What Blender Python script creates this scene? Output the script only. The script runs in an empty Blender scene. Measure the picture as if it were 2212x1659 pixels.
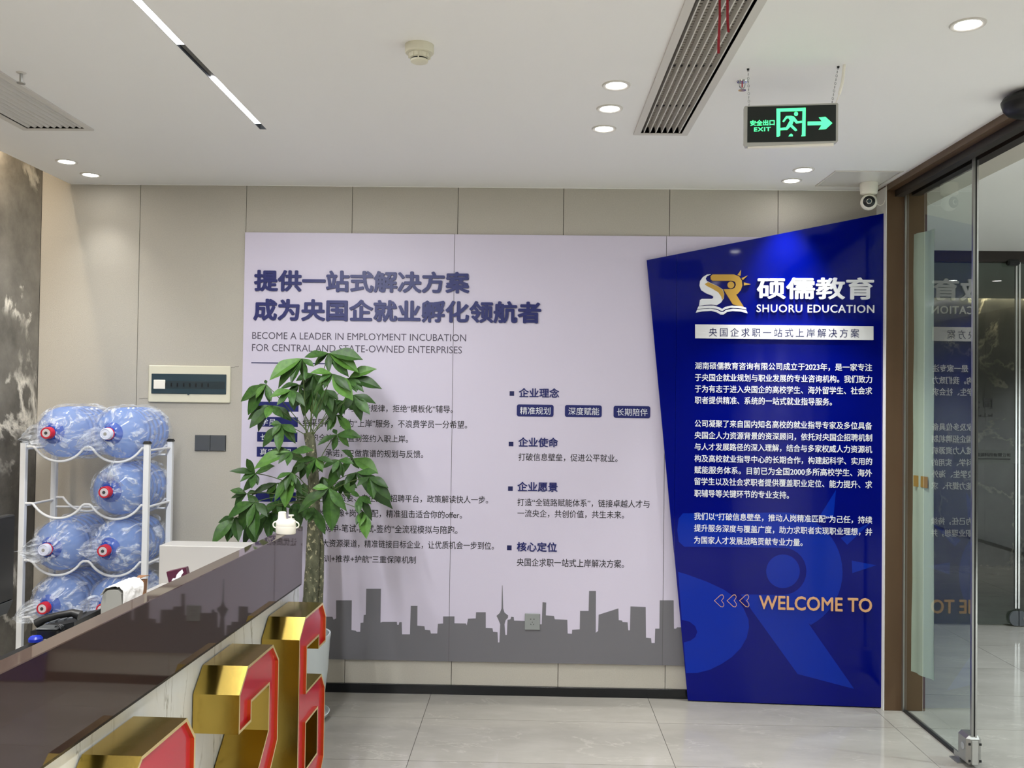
import bpy, math, random
from mathutils import Vector, Matrix, noise
from mathutils.geometry import tessellate_polygon
random.seed(7)
sc = bpy.context.scene
C = sc.collection
# ------------------------------------------------------------ camera
F, CXP, CYP = 1995.47, 1106.0, 829.5
CAM = Vector((0, 0, 1.622))
def _cam_rot(yaw, pitch, roll):
    B = Matrix(((1, 0, 0), (0, 0, -1), (0, 1, 0)))
    cy, sy, cp, sp, cr, sr = math.cos(yaw), math.sin(yaw), math.cos(pitch), math.sin(pitch), math.cos(roll), math.sin(roll)
    Ry = Matrix(((cy, 0, sy), (0, 1, 0), (-sy, 0, cy)))
    Rx = Matrix(((1, 0, 0), (0, cp, -sp), (0, sp, cp)))
    Rz = Matrix(((cr, -sr, 0), (sr, cr, 0), (0, 0, 1)))
    return Rz @ Rx @ Ry @ B
CR = _cam_rot(0.01953, -0.01935, 0.01308)
CRi = CR.transposed()
cam_d = bpy.data.cameras.new('camera'); cam = bpy.data.objects.new('camera', cam_d); C.objects.link(cam)
r_, u_, b_ = Vector(CR[0]), -Vector(CR[1]), -Vector(CR[2])
M4 = Matrix((r_, u_, b_)).transposed().to_4x4(); M4.translation = CAM
cam.matrix_world = M4
cam_d.sensor_fit = 'HORIZONTAL'; cam_d.sensor_width = 36.0; cam_d.lens = 36.0 * F / 2212.0
cam_d.clip_start = 0.05; cam_d.clip_end = 60
sc.camera = cam
# ------------------------------------------------------------ world, exposure
w = bpy.data.worlds.new('world'); sc.world = w; w.use_nodes = True
w.node_tree.nodes['Background'].inputs[0].default_value = (0.9, 0.95, 1, 1)
w.node_tree.nodes['Background'].inputs[1].default_value = 0.25
sc.view_settings.view_transform = 'Standard'; sc.view_settings.look = 'None'
sc.view_settings.gamma = 1.0; sc.view_settings.use_curve_mapping = False
sc.view_settings.exposure = 0.6
SPOT_W, STRIP_W, COVE_W, LOBBY_W, HALL_W = 36.0, 24.0, 8.5, 270.0, 9.0
# ------------------------------------------------------------ reference planes of the room
ZC, YW = 2.821, 5.143        # ceiling height, back wall
XL, XS, XR = -2.77, -2.614, 1.913
def ray(px, py): return CRi @ Vector((px - CXP, py - CYP, F))
def onY(px, py, y=YW):
    d = ray(px, py); return CAM + d * (y / d.y)
def onZ(px, py, z=0.0):
    d = ray(px, py); return CAM + d * ((z - CAM.z) / d.z)
# ------------------------------------------------------------ materials
def lin(c):
    return tuple((x / 12.92 if x <= 0.04045 else ((x + 0.055) / 1.055) ** 2.4) for x in c[:3])
def hexc(h): return lin([int(h[i:i + 2], 16) / 255 for i in (0, 2, 4)])
def mat(name, col, rough=0.5, metal=0.0, var=0.0, vscale=8.0, bump=0.0, bscale=60.0, ior=1.5, alpha=1.0, emit=0.0, coat=0.0, stretch=(1, 1, 1), col2=None):
    m = bpy.data.materials.new(name); m.use_nodes = True
    nt = m.node_tree; b = nt.nodes['Principled BSDF']
    c = hexc(col) if isinstance(col, str) else col
    b.inputs['Base Color'].default_value = (*c, 1); b.inputs['Roughness'].default_value = rough
    b.inputs['Metallic'].default_value = metal; b.inputs['IOR'].default_value = ior
    b.inputs['Alpha'].default_value = alpha
    if coat: b.inputs['Coat Weight'].default_value = coat; b.inputs['Coat Roughness'].default_value = 0.03
    if emit:
        b.inputs['Emission Color'].default_value = (*c, 1); b.inputs['Emission Strength'].default_value = emit
    if var or bump:
        tc = nt.nodes.new('ShaderNodeTexCoord'); mp = nt.nodes.new('ShaderNodeMapping')
        mp.inputs['Scale'].default_value = stretch
        nt.links.new(tc.outputs['Object'], mp.inputs[0])
    if var:
        n = nt.nodes.new('ShaderNodeTexNoise'); n.inputs['Scale'].default_value = vscale; n.inputs['Detail'].default_value = 6
        nt.links.new(mp.outputs[0], n.inputs['Vector'])
        r = nt.nodes.new('ShaderNodeValToRGB'); r.color_ramp.elements[0].position = 0.3; r.color_ramp.elements[1].position = 0.7
        c2 = hexc(col2) if col2 else tuple(x * (1 - var) for x in c)
        r.color_ramp.elements[0].color = (*c2, 1); r.color_ramp.elements[1].color = (*c, 1)
        nt.links.new(n.outputs[0], r.inputs[0]); nt.links.new(r.outputs[0], b.inputs['Base Color'])
    if bump:
        n = nt.nodes.new('ShaderNodeTexNoise'); n.inputs['Scale'].default_value = bscale; n.inputs['Detail'].default_value = 4
        nt.links.new(mp.outputs[0], n.inputs['Vector'])
        bp = nt.nodes.new('ShaderNodeBump'); bp.inputs['Strength'].default_value = bump; bp.inputs['Distance'].default_value = 0.01
        nt.links.new(n.outputs[0], bp.inputs['Height']); nt.links.new(bp.outputs[0], b.inputs['Normal'])
    return m
def marble(name, base, dark, vein, rough=0.12, scale=1.2, vw=0.025, rnd=0.0, vamt=1.0, stretch=(1, 1, 1), vscale=1.0):
    m = bpy.data.materials.new(name); m.use_nodes = True
    nt = m.node_tree; L = nt.links; b = nt.nodes['Principled BSDF']
    b.inputs['Roughness'].default_value = rough
    tc = nt.nodes.new('ShaderNodeTexCoord'); mp = nt.nodes.new('ShaderNodeMapping'); mp.inputs['Scale'].default_value = stretch
    oi = nt.nodes.new('ShaderNodeObjectInfo'); mu = nt.nodes.new('ShaderNodeMath'); mu.operation = 'MULTIPLY'; mu.inputs[1].default_value = 40 * rnd
    ge = nt.nodes.new('ShaderNodeNewGeometry')
    ad = nt.nodes.new('ShaderNodeVectorMath'); ad.operation = 'ADD'
    L.new(ge.outputs['Position'], ad.inputs[0]); L.new(oi.outputs['Random'], mu.inputs[0]); L.new(mu.outputs[0], ad.inputs[1]); L.new(ad.outputs[0], mp.inputs[0])
    n1 = nt.nodes.new('ShaderNodeTexNoise'); n1.inputs['Scale'].default_value = scale; n1.inputs['Detail'].default_value = 8; n1.inputs['Roughness'].default_value = 0.65
    L.new(mp.outputs[0], n1.inputs['Vector'])
    r1 = nt.nodes.new('ShaderNodeValToRGB'); r1.color_ramp.elements[0].position = 0.35; r1.color_ramp.elements[1].position = 0.68
    r1.color_ramp.elements[0].color = (*hexc(dark), 1); r1.color_ramp.elements[1].color = (*hexc(base), 1)
    L.new(n1.outputs[0], r1.inputs[0])
    n2 = nt.nodes.new('ShaderNodeTexNoise'); n2.inputs['Scale'].default_value = scale * 1.1 * vscale; n2.inputs['Detail'].default_value = 7; n2.inputs['Distortion'].default_value = .45; n2.inputs['Roughness'].default_value = .58
    L.new(mp.outputs[0], n2.inputs['Vector'])
    sb = nt.nodes.new('ShaderNodeMath'); sb.operation = 'SUBTRACT'; sb.inputs[1].default_value = 0.5; L.new(n2.outputs[0], sb.inputs[0])
    ab = nt.nodes.new('ShaderNodeMath'); ab.operation = 'ABSOLUTE'; L.new(sb.outputs[0], ab.inputs[0])
    r2 = nt.nodes.new('ShaderNodeValToRGB'); r2.color_ramp.elements[0].position = 0.0; r2.color_ramp.elements[0].color = (vamt,) * 3 + (1,)
    r2.color_ramp.elements[1].position = vw; r2.color_ramp.elements[1].color = (0, 0, 0, 1)
    L.new(ab.outputs[0], r2.inputs[0])
    n3 = nt.nodes.new('ShaderNodeTexNoise'); n3.inputs['Scale'].default_value = scale * 1.7; L.new(mp.outputs[0], n3.inputs['Vector'])
    r3 = nt.nodes.new('ShaderNodeValToRGB'); r3.color_ramp.elements[0].position = 0.42; r3.color_ramp.elements[1].position = 0.56; L.new(n3.outputs[0], r3.inputs[0])
    mm = nt.nodes.new('ShaderNodeMath'); mm.operation = 'MULTIPLY'; L.new(r2.outputs[0], mm.inputs[0]); L.new(r3.outputs[0], mm.inputs[1])
    mx = nt.nodes.new('ShaderNodeMixRGB'); L.new(mm.outputs[0], mx.inputs[0]); L.new(r1.outputs[0], mx.inputs[1]); mx.inputs[2].default_value = (*hexc(vein), 1)
    L.new(mx.outputs[0], b.inputs['Base Color'])
    return m
def glass(name, tint=(0.86, 0.93, 0.91), ior=1.5, refl=2.0):
    m = bpy.data.materials.new(name); m.use_nodes = True
    nt = m.node_tree; nt.nodes.remove(nt.nodes['Principled BSDF']); o = nt.nodes['Material Output']
    t = nt.nodes.new('ShaderNodeBsdfTransparent'); t.inputs[0].default_value = (*tint, 1)
    g = nt.nodes.new('ShaderNodeBsdfGlossy'); g.inputs['Roughness'].default_value = 0.0
    f = nt.nodes.new('ShaderNodeFresnel'); f.inputs[0].default_value = ior
    mu = nt.nodes.new('ShaderNodeMath'); mu.operation = 'MULTIPLY'; mu.inputs[1].default_value = refl; mu.use_clamp = True
    mx = nt.nodes.new('ShaderNodeMixShader')
    ge = nt.nodes.new('ShaderNodeNewGeometry'); iv = nt.nodes.new('ShaderNodeMath'); iv.operation = 'SUBTRACT'; iv.inputs[0].default_value = 1.0
    fr = nt.nodes.new('ShaderNodeMath'); fr.operation = 'MULTIPLY'   # both surfaces of the sheet are counted on its front face
    nt.links.new(ge.outputs['Backfacing'], iv.inputs[1]); nt.links.new(mu.outputs[0], fr.inputs[0]); nt.links.new(iv.outputs[0], fr.inputs[1])
    nt.links.new(f.outputs[0], mu.inputs[0]); nt.links.new(fr.outputs[0], mx.inputs[0]); nt.links.new(t.outputs[0], mx.inputs[1]); nt.links.new(g.outputs[0], mx.inputs[2])
    nt.links.new(mx.outputs[0], o.inputs[0])
    return m
def film(name, lo=.08, hi=.85):
    m = bpy.data.materials.new(name); m.use_nodes = True
    nt = m.node_tree; L = nt.links; b = nt.nodes['Principled BSDF']
    b.inputs['Base Color'].default_value = (0.86, 0.9, 0.95, 1); b.inputs['Roughness'].default_value = 0.22
    tc = nt.nodes.new('ShaderNodeTexCoord'); oi = nt.nodes.new('ShaderNodeObjectInfo')
    mp = nt.nodes.new('ShaderNodeMapping'); mp.inputs['Scale'].default_value = (1, 0.35, 1)
    ad = nt.nodes.new('ShaderNodeVectorMath'); ad.operation = 'ADD'
    mu = nt.nodes.new('ShaderNodeMath'); mu.operation = 'MULTIPLY'; mu.inputs[1].default_value = 17
    L.new(oi.outputs['Random'], mu.inputs[0]); L.new(tc.outputs['Object'], ad.inputs[0]); L.new(mu.outputs[0], ad.inputs[1]); L.new(ad.outputs[0], mp.inputs[0])
    n = nt.nodes.new('ShaderNodeTexNoise'); n.inputs['Scale'].default_value = 16; n.inputs['Detail'].default_value = 5; n.inputs['Roughness'].default_value = .62; n.inputs['Distortion'].default_value = 1.4
    L.new(mp.outputs[0], n.inputs['Vector'])
    r = nt.nodes.new('ShaderNodeValToRGB'); r.color_ramp.elements[0].position = 0.49; r.color_ramp.elements[0].color = (lo,) * 3 + (1,)
    r.color_ramp.elements[1].position = 0.72; r.color_ramp.elements[1].color = (hi,) * 3 + (1,)  # whiter patches put the crumple highlights into the film's opacity
    L.new(n.outputs[0], r.inputs[0]); L.new(r.outputs[0], b.inputs['Alpha'])
    bp = nt.nodes.new('ShaderNodeBump'); bp.inputs['Strength'].default_value = 0.8; bp.inputs['Distance'].default_value = 0.02
    L.new(n.outputs[0], bp.inputs['Height']); L.new(bp.outputs[0], b.inputs['Normal'])
    return m
def bark(name):
    m = mat(name, '6f6f58', 0.85, var=0.5, vscale=38, bump=0.5, bscale=70, stretch=(1, 1, 0.6), col2='3f4230')
    return m
def nadd(m, f):
    f(m.node_tree, m.node_tree.nodes['Principled BSDF']); return m
def leaf_mat(name, c1, c2):
    m = mat(name, c1, 0.5, var=0.4, vscale=9, col2=c2)
    nt = m.node_tree; b = nt.nodes['Principled BSDF']; o = nt.nodes['Material Output']
    tl = nt.nodes.new('ShaderNodeBsdfTranslucent'); tl.inputs[0].default_value = (*hexc('5f8f2a'), 1)
    mx = nt.nodes.new('ShaderNodeMixShader'); mx.inputs[0].default_value = 0.15
    nt.links.new(b.outputs[0], mx.inputs[1]); nt.links.new(tl.outputs[0], mx.inputs[2]); nt.links.new(mx.outputs[0], o.inputs[0])
    return m
M = dict(
    ceil=mat('ceiling_paint', 'eeedea', 0.55, bump=0.12, bscale=2.2, stretch=(0.25, 3.0, 1)),
    fabric=mat('wall_fabric', 'b8b3a8', 0.9, var=0.08, vscale=160, bump=0.25, bscale=420),
    white=mat('white_paint', 'e9e8e4', 0.5),
    grey_wall=mat('grey_plaster', 'c9cac6', 0.8),
    marble_dark=marble('grey_marble', '86827a', '44423e', 'e2dccf', 0.15, 1.7, 0.03, vscale=.9),
    marble_far=marble('dark_grey_marble', '62615a', '35352f', 'a8a18e', 0.2, 1.2, 0.016, vscale=.8),
    marble_white=marble('white_marble', 'e8eef2', 'd9e0e5', '8f9493', 0.12, 1.6, 0.012, vamt=0.8, stretch=(1, 3, .5)),
    tile=marble('floor_tile', '96938c', '87847d', 'a8a59d', 0.08, 2.2, 0.012, rnd=1.0, vamt=0.4, stretch=(.7, 1.6, 1)),
    grout=mat('grout', '55534e', 0.9),
    black_base=mat('black_gloss', '15171a', 0.2),
    brown=mat('bronze_metal', '67503a', 0.42, 0.35, var=0.12, vscale=3, stretch=(6, 6, .4)),
    brown_dark=mat('dark_bronze', '2c2521', 0.4, 0.2),
    beige=mat('beige_paint', 'b3aea2', 0.7),
    lacquer=mat('brown_lacquer', '3c2e29', 0.035, ior=1.62),
    lilac=mat('lilac_board', 'cbc4d6', 0.5, bump=0.05, bscale=300),
    skyline=mat('grey_print', '6a696e', 0.5),
    ink=mat('black_ink', '050508', 0.6),
    ink_blue=mat('navy_ink', '0c1450', 0.35),
    head_blue=mat('navy_acrylic', '081460', 0.4),
    ink_grey=mat('grey_violet_ink', '4a4454', 0.6),
    blue=mat('blue_gloss', '010a70', 0.05, ior=1.33),
    blue2=mat('light_blue_print', '03289c', 0.07, ior=1.33),
    wtext=mat('white_acrylic', 'e4e6ec', 0.35),
    wbar=mat('white_metal_bar', 'd9dadc', 0.3),
    gold_logo=mat('gold_acrylic', 'c9a04a', 0.3, 0.3),
    peach=mat('peach_gold', 'e0ac7c', 0.3, 0.2),
    gold=mat('brushed_gold', 'd2b45c', 0.2, 1.0, var=0.06, vscale=5, bump=0.03, bscale=18),
    rim=mat('bright_gold_rim', 'fbe6a8', 0.35, 0.8),
    red=mat('red_acrylic', 'c41a38', 0.16, coat=0.2),
    red_reflect=mat('gold_reflecting_red', 'e0703a', 0.2, 0.85),  # gold inner walls, the red face's reflection put into their colour
    steel=mat('brushed_steel', 'a9a9a6', 0.3, 0.9),
    chrome=mat('chrome', 'cfd0d0', 0.12, 1.0),
    glass=glass('clear_glass', (0.92, 0.965, 0.95), refl=1.9),
    glass2=glass('tinted_glass', (0.66, 0.70, 0.68), refl=1.3),
    paper=mat('thin_paper', 'c4cbbd', 0.7),
    paper_w=mat('tissue_paper', 'eceae6', 0.9, bump=0.5, bscale=30),
    grey_felt=mat('grey_felt', '85847e', 0.9),
    orange=mat('orange_print', 'b3853c', 0.6),
    white_gloss=mat('white_plastic', 'eeeade', 0.3),
    cream=mat('cream_plastic', 'd6d2bd', 0.45),
    alum=mat('aluminium', 'b9b9b4', 0.4, 0.5),
    vent=mat('vent_white', 'cfcbc4', 0.5),
    vent_fin=mat('vent_fin', 'a09a90', 0.6),
    dark=mat('dark_cavity', '14120f', 0.8),
    black=mat('black_plastic', '0d0e10', 0.45),
    screen=mat('black_screen', '07090c', 0.35),
    bezel=mat('grey_bezel', '3a3c3d', 0.5),
    anth=mat('anthracite_plastic', '4b4e52', 0.45),
    smoke=mat('smoked_window', '2f4149', 0.12),
    redribbon=mat('red_ribbon', '8f1224', 0.6),
    pot=mat('white_ceramic', 'd2dadc', 0.18),
    soil=mat('soil', '2d231a', 1.0, bump=0.8),
    bark=bark('bark'),
    petiole=mat('green_stem', '4a5c2a', 0.5),
    leaf1=leaf_mat('leaf_green', '46702b', '2c4d20'),
    leaf2=leaf_mat('leaf_dark', '36591f', '223d1a'),
    leaf3=leaf_mat('leaf_light', '5d8b37', '47702c'),
    bottle=mat('blue_water_plastic', '7ea4ea', 0.1, ior=1.45, alpha=0.5),
    bottle_neck=mat('deep_blue_plastic', '2b55b8', 0.2, alpha=0.85),
    cap_red=mat('red_cap', 'c22336', 0.35),
    cap_white=mat('white_cap', 'd8dcee', 0.35),
    cap_seal=mat('cap_seal', 'cfc4c8', 0.4),
    film=film('plastic_film'),
    rack=mat('white_enamel', 'e4e5e6', 0.3),
    emit_white=mat('lamp_white', (1, 0.98, 0.94), 0.5, emit=22),
    emit_strip=mat('strip_white', (0.97, 0.98, 1.0), 0.5, emit=14),
    emit_warm=mat('cove_strip', (1, 0.8, 0.55), 0.5, emit=6),
    emit_green=mat('exit_green', hexc('4dfb96'), 0.5, emit=1.0),
    brown_card=mat('brown_card', '8a6242', 0.7),
    purple=mat('purple_card', '4a1630', 0.35),
    blue_pen=mat('blue_plastic', '142a9a', 0.3),
    gap=mat('joint_grey', '4c4a45', 0.9),  # dark grey of joints, cracks and board backing
    wood=mat('white_laminate', 'b5b2ae', 0.35),
)
def tone(nt, b): pass
# two-tone blotches on the bark (pale lichen scars)
def bark_spots(nt, b):
    tc = nt.nodes.new('ShaderNodeTexCoord'); n = nt.nodes.new('ShaderNodeTexNoise'); n.inputs['Scale'].default_value = 55
    nt.links.new(tc.outputs['Object'], n.inputs['Vector'])
    r = nt.nodes.new('ShaderNodeValToRGB'); r.color_ramp.elements[0].position = 0.6; r.color_ramp.elements[1].position = 0.66
    nt.links.new(n.outputs[0], r.inputs[0])
    old = b.inputs['Base Color'].links[0].from_socket
    mx = nt.nodes.new('ShaderNodeMixRGB'); nt.links.new(r.outputs[0], mx.inputs[0]); nt.links.new(old, mx.inputs[1]); mx.inputs[2].default_value = (*hexc('a8a283'), 1)
    nt.links.new(mx.outputs[0], b.inputs['Base Color'])
nadd(M['bark'], bark_spots)
# ------------------------------------------------------------ mesh helpers
class MB:
    def __init__(s): s.v = []; s.f = []; s.sm = []
    def add(s, vs, fs, smooth=False, m=None):
        o = len(s.v)
        s.v += [tuple(m @ Vector(v)) if m else tuple(v) for v in vs]
        s.f += [tuple(i + o for i in f) for f in fs]; s.sm += [smooth] * len(fs); return s
    def box(s, a, b, m=None, ch=0.0):
        x0, y0, z0 = a; x1, y1, z1 = b
        if ch:
            c = min(ch, (x1 - x0) / 2.01, (y1 - y0) / 2.01, (z1 - z0) / 2.01)
            vs = []
            for (sx, sy, sz) in [(i, j, k) for i in (0, 1) for j in (0, 1) for k in (0, 1)]:
                X = (x0, x1)[sx]; Y = (y0, y1)[sy]; Z = (z0, z1)[sz]
                dx = c if sx == 0 else -c; dy = c if sy == 0 else -c; dz = c if sz == 0 else -c
                vs += [(X, Y + dy, Z + dz), (X + dx, Y, Z + dz), (X + dx, Y + dy, Z)]
            def idx(i, j, k, a): return (i * 4 + j * 2 + k) * 3 + a
            fs = []
            for i in (0, 1):
                q = [idx(i, 0, 0, 0), idx(i, 1, 0, 0), idx(i, 1, 1, 0), idx(i, 0, 1, 0)]; fs.append(q if i else q[::-1])
                q = [idx(0, i, 0, 1), idx(1, i, 0, 1), idx(1, i, 1, 1), idx(0, i, 1, 1)]; fs.append(q[::-1] if i else q)
                q = [idx(0, 0, i, 2), idx(1, 0, i, 2), idx(1, 1, i, 2), idx(0, 1, i, 2)]; fs.append(q if i else q[::-1])
            for i in (0, 1):
                for j in (0, 1):
                    fs.append((idx(i, j, 0, 0), idx(i, j, 1, 0), idx(i, j, 1, 1), idx(i, j, 0, 1)))
                    fs.append((idx(i, 0, j, 0), idx(i, 1, j, 0), idx(i, 1, j, 2), idx(i, 0, j, 2)))
                    fs.append((idx(0, i, j, 1), idx(1, i, j, 1), idx(1, i, j, 2), idx(0, i, j, 2)))
            for i in (0, 1):
                for j in (0, 1):
                    for k in (0, 1): fs.append((idx(i, j, k, 0), idx(i, j, k, 1), idx(i, j, k, 2)))
            return s.add(vs, fs, False, m)
        vs = [(x0, y0, z0), (x1, y0, z0), (x1, y1, z0), (x0, y1, z0), (x0, y0, z1), (x1, y0, z1), (x1, y1, z1), (x0, y1, z1)]
        return s.add(vs, [(3, 2, 1, 0), (4, 5, 6, 7), (0, 1, 5, 4), (1, 2, 6, 5), (2, 3, 7, 6), (3, 0, 4, 7)], False, m)
    def tube(s, pts, r, n=10, cap=True, m=None):
        pts = [Vector(p) for p in pts]; N = len(pts)
        rr = r if isinstance(r, (list, tuple)) else [r] * N
        vs = []; prev = None
        for i, p in enumerate(pts):
            t = (pts[min(i + 1, N - 1)] - pts[max(i - 1, 0)]).normalized()
            if prev is None:
                a = Vector((0, 0, 1)) if abs(t.z) < 0.9 else Vector((1, 0, 0)); u = t.cross(a).normalized()
            else:
                u = (prev - t * prev.dot(t)).normalized()
            prev = u; v = t.cross(u)
            for k in range(n):
                an = 2 * math.pi * k / n; vs.append(p + (u * math.cos(an) + v * math.sin(an)) * rr[i])
        fs = [(i * n + k, i * n + (k + 1) % n, (i + 1) * n + (k + 1) % n, (i + 1) * n + k) for i in range(N - 1) for k in range(n)]
        if cap: fs += [tuple(range(n))[::-1], tuple((N - 1) * n + k for k in range(n))]
        return s.add(vs, fs, True, m)
    def lathe(s, prof, n=32, m=None, axis='Z'):
        vs = []
        for r, h in prof:
            for k in range(n):
                a = 2 * math.pi * k / n
                vs.append((r * math.cos(a), r * math.sin(a), h) if axis == 'Z' else (r * math.cos(a), h, r * math.sin(a)))
        N = len(prof)
        fs = [(i * n + k, i * n + (k + 1) % n, (i + 1) * n + (k + 1) % n, (i + 1) * n + k) for i in range(N - 1) for k in range(n)]
        if prof[0][0] > 0: fs.append(tuple(range(n))[::-1])
        if prof[-1][0] > 0: fs.append(tuple((N - 1) * n + k for k in range(n)))
        return s.add(vs, fs, True, m)
    def flat(s, loops, f3, t=0.0, nrm=None):
        """fill 2D loops (first outer, others holes); f3 maps (u,v,w) to space; t thickness along w"""
        L3 = [[Vector((a, b, 0)) for a, b in l] for l in loops]
        tri = tessellate_polygon(L3); allp = [p for l in loops for p in l]; n = len(allp)
        vs = [f3(a, b, 0) for a, b in allp]; fs = [tuple(x) for x in tri]
        if t:
            vs += [f3(a, b, t) for a, b in allp]; fs = [tuple(x)[::-1] for x in tri] + [tuple(i + n for i in x) for x in tri]
            o = 0
            for l in loops:
                k = len(l)
                fs += [(o + i, o + (i + 1) % k, n + o + (i + 1) % k, n + o + i) for i in range(k)]; o += k
        return s.add(vs, fs)
W = {}
def _mesh(name, mb, m, off=Vector((0, 0, 0))):
    me = bpy.data.meshes.new(name)
    me.from_pydata([tuple(Vector(v) - off) for v in mb.v], [], mb.f)
    me.polygons.foreach_set('use_smooth', mb.sm)
    me.materials.append(M[m] if isinstance(m, str) else m)
    me.update()
    if any(mb.sm):
        try: me.set_sharp_from_angle(angle=math.radians(38))
        except Exception: pass
    import bmesh
    bm = bmesh.new(); bm.from_mesh(me); bmesh.ops.recalc_face_normals(bm, faces=bm.faces); bm.to_mesh(me); bm.free()
    return me
def obj(name, mb, m, parent=None, label=None, cat=None, group=None, kind=None):
    if parent is None:
        xs = [v[0] for v in mb.v]; ys = [v[1] for v in mb.v]; zs = [v[2] for v in mb.v]
        off = Vector(((min(xs) + max(xs)) / 2, (min(ys) + max(ys)) / 2, min(zs)))
        me = _mesh(name, mb, m, off); o = bpy.data.objects.new(name, me); C.objects.link(o); o.location = off; W[o.name] = off
    else:
        off = W[parent.name]; me = _mesh(name, mb, m, off); o = bpy.data.objects.new(name, me); C.objects.link(o); o.parent = parent; W[o.name] = off
    tag(o, label, cat, group, kind); return o
def tag(o, label=None, cat=None, group=None, kind=None):
    if label: o['label'] = label
    if cat: o['category'] = cat
    if group: o['group'] = group
    if kind: o['kind'] = kind
    return o
def thing(name, loc, label=None, cat=None, group=None, kind=None):
    o = bpy.data.objects.new(name, None); C.objects.link(o); o.location = loc; o.empty_display_size = 0.05
    W[o.name] = Vector(loc); return tag(o, label, cat, group, kind)
def struct(name, mb, m, parent=None): return obj(name, mb, m, parent, kind='structure' if parent is None else None)
def copy_tree(o, parent=None):
    c = o.copy(); C.objects.link(c); c.parent = parent
    for ch in [x for x in C.objects if x.parent == o]: copy_tree(ch, c)
    return c
# text: ink box fitted to a rectangle on a plane  f3(u,v,w)
def text_mesh(s, space=1.0):
    cu = bpy.data.curves.new('t', 'FONT'); cu.body = s; cu.size = 1.0; cu.resolution_u = 3; cu.fill_mode = 'BOTH'
    cu.space_character = space
    to = bpy.data.objects.new('t', cu); C.objects.link(to)
    dg = bpy.context.evaluated_depsgraph_get(); dg.update()
    me = bpy.data.meshes.new_from_object(to.evaluated_get(dg))
    vs = [tuple(v.co[:2]) for v in me.vertices]; fs = [tuple(p.vertices) for p in me.polygons]
    bpy.data.objects.remove(to); bpy.data.curves.remove(cu); bpy.data.meshes.remove(me)
    return vs, fs
def text(name, s, u0, u1, v0, v1, f3, m, parent, bold=0.0, t=0.0, space=1.0, split=False):
    vs, fs = text_mesh(s, space)
    x0 = min(v[0] for v in vs); x1 = max(v[0] for v in vs); y0 = min(v[1] for v in vs); y1 = max(v[1] for v in vs)
    kx, ky = (u1 - u0) / (x1 - x0), (v1 - v0) / (y1 - y0)
    if bold: u0 += bold * kx; u1 -= bold * kx; v0 += bold * ky; v1 -= bold * ky; kx, ky = (u1 - u0) / (x1 - x0), (v1 - v0) / (y1 - y0)
    parts = []
    if split:
        for i, ch in enumerate(s):
            if ch == ' ': continue
            pv, _ = text_mesh(s[:i + 1], space); cv, cf = text_mesh(ch, space)
            dx = max(v[0] for v in pv) - max(v[0] for v in cv) if i else 0
            parts.append(([(x + dx, y) for x, y in cv], cf))
    else: parts = [(vs, fs)]
    # heavier strokes: slightly shifted copies of the glyph, a hair apart in depth
    sh = [(0, 0)] if bold < .006 else ([(-1, 0), (1, 0), (0, -1), (0, 1)] if bold < .015 else [(math.cos(k * math.pi / 4), math.sin(k * math.pi / 4)) for k in range(8)])
    out = []
    for vs, fs in parts:
        mb = MB()
        for k, (a, b) in enumerate(sh):
            q = [(u0 + (x - x0 + a * bold) * kx, v0 + (y - y0 + b * bold) * ky) for x, y in vs]; w0 = k * 4e-5
            if t:
                n = len(q); ec = {}
                for f in fs:
                    for i in range(len(f)):
                        e = tuple(sorted((f[i], f[(i + 1) % len(f)]))); ec[e] = ec.get(e, 0) + 1
                sides = []
                for f in fs:
                    for i in range(len(f)):
                        p, r = f[i], f[(i + 1) % len(f)]
                        if ec[tuple(sorted((p, r)))] == 1: sides.append((p, r, r + n, p + n))
                mb.add([f3(x, y, 0) for x, y in q] + [f3(x, y, t + w0) for x, y in q], [tuple(i + n for i in f) for f in fs] + sides)
            else: mb.add([f3(x, y, w0) for x, y in q], fs)
        out.append(obj('letter' if split else name, mb, m, parent, kind=None if split or len(s) == 1 else 'stuff'))
    return out
# ------------------------------------------------------------ SETTING
YB, XF, YD, YF = -3.2, 5.6, 7.0, 9.63
# floor of tiles
fl = thing('floor', (0, 0, 0), kind='structure')
obj('floor_bed', MB().box((-2.9, YB, -0.05), (XF, YF + .1, -0.004)), 'grout', fl)
tx0, tw = -0.526, 1.197; ty0, td = 4.74, 0.555
xs = [tx0 + tw * k for k in range(-2, 6)]; ys = [ty0 + td * k for k in range(-14, 10)]
tile_me = None
g = 0.0014
for i, x in enumerate(xs[:-1]):
    for j, y in enumerate(ys[:-1]):
        if y > YF + .1 or y < -3.1: continue
        mb = MB().box((x + g, y + g, -0.012), (x + tw - g, y + td - g, 0.0))
        if tile_me is None:
            t0 = obj('floor_tile', mb, 'tile', fl); tile_me = t0.data; tp = (x, y)
        else:
            o = bpy.data.objects.new('floor_tile', tile_me); C.objects.link(o); o.parent = fl; o.location = (x - tp[0], y - tp[1], 0)
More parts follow.
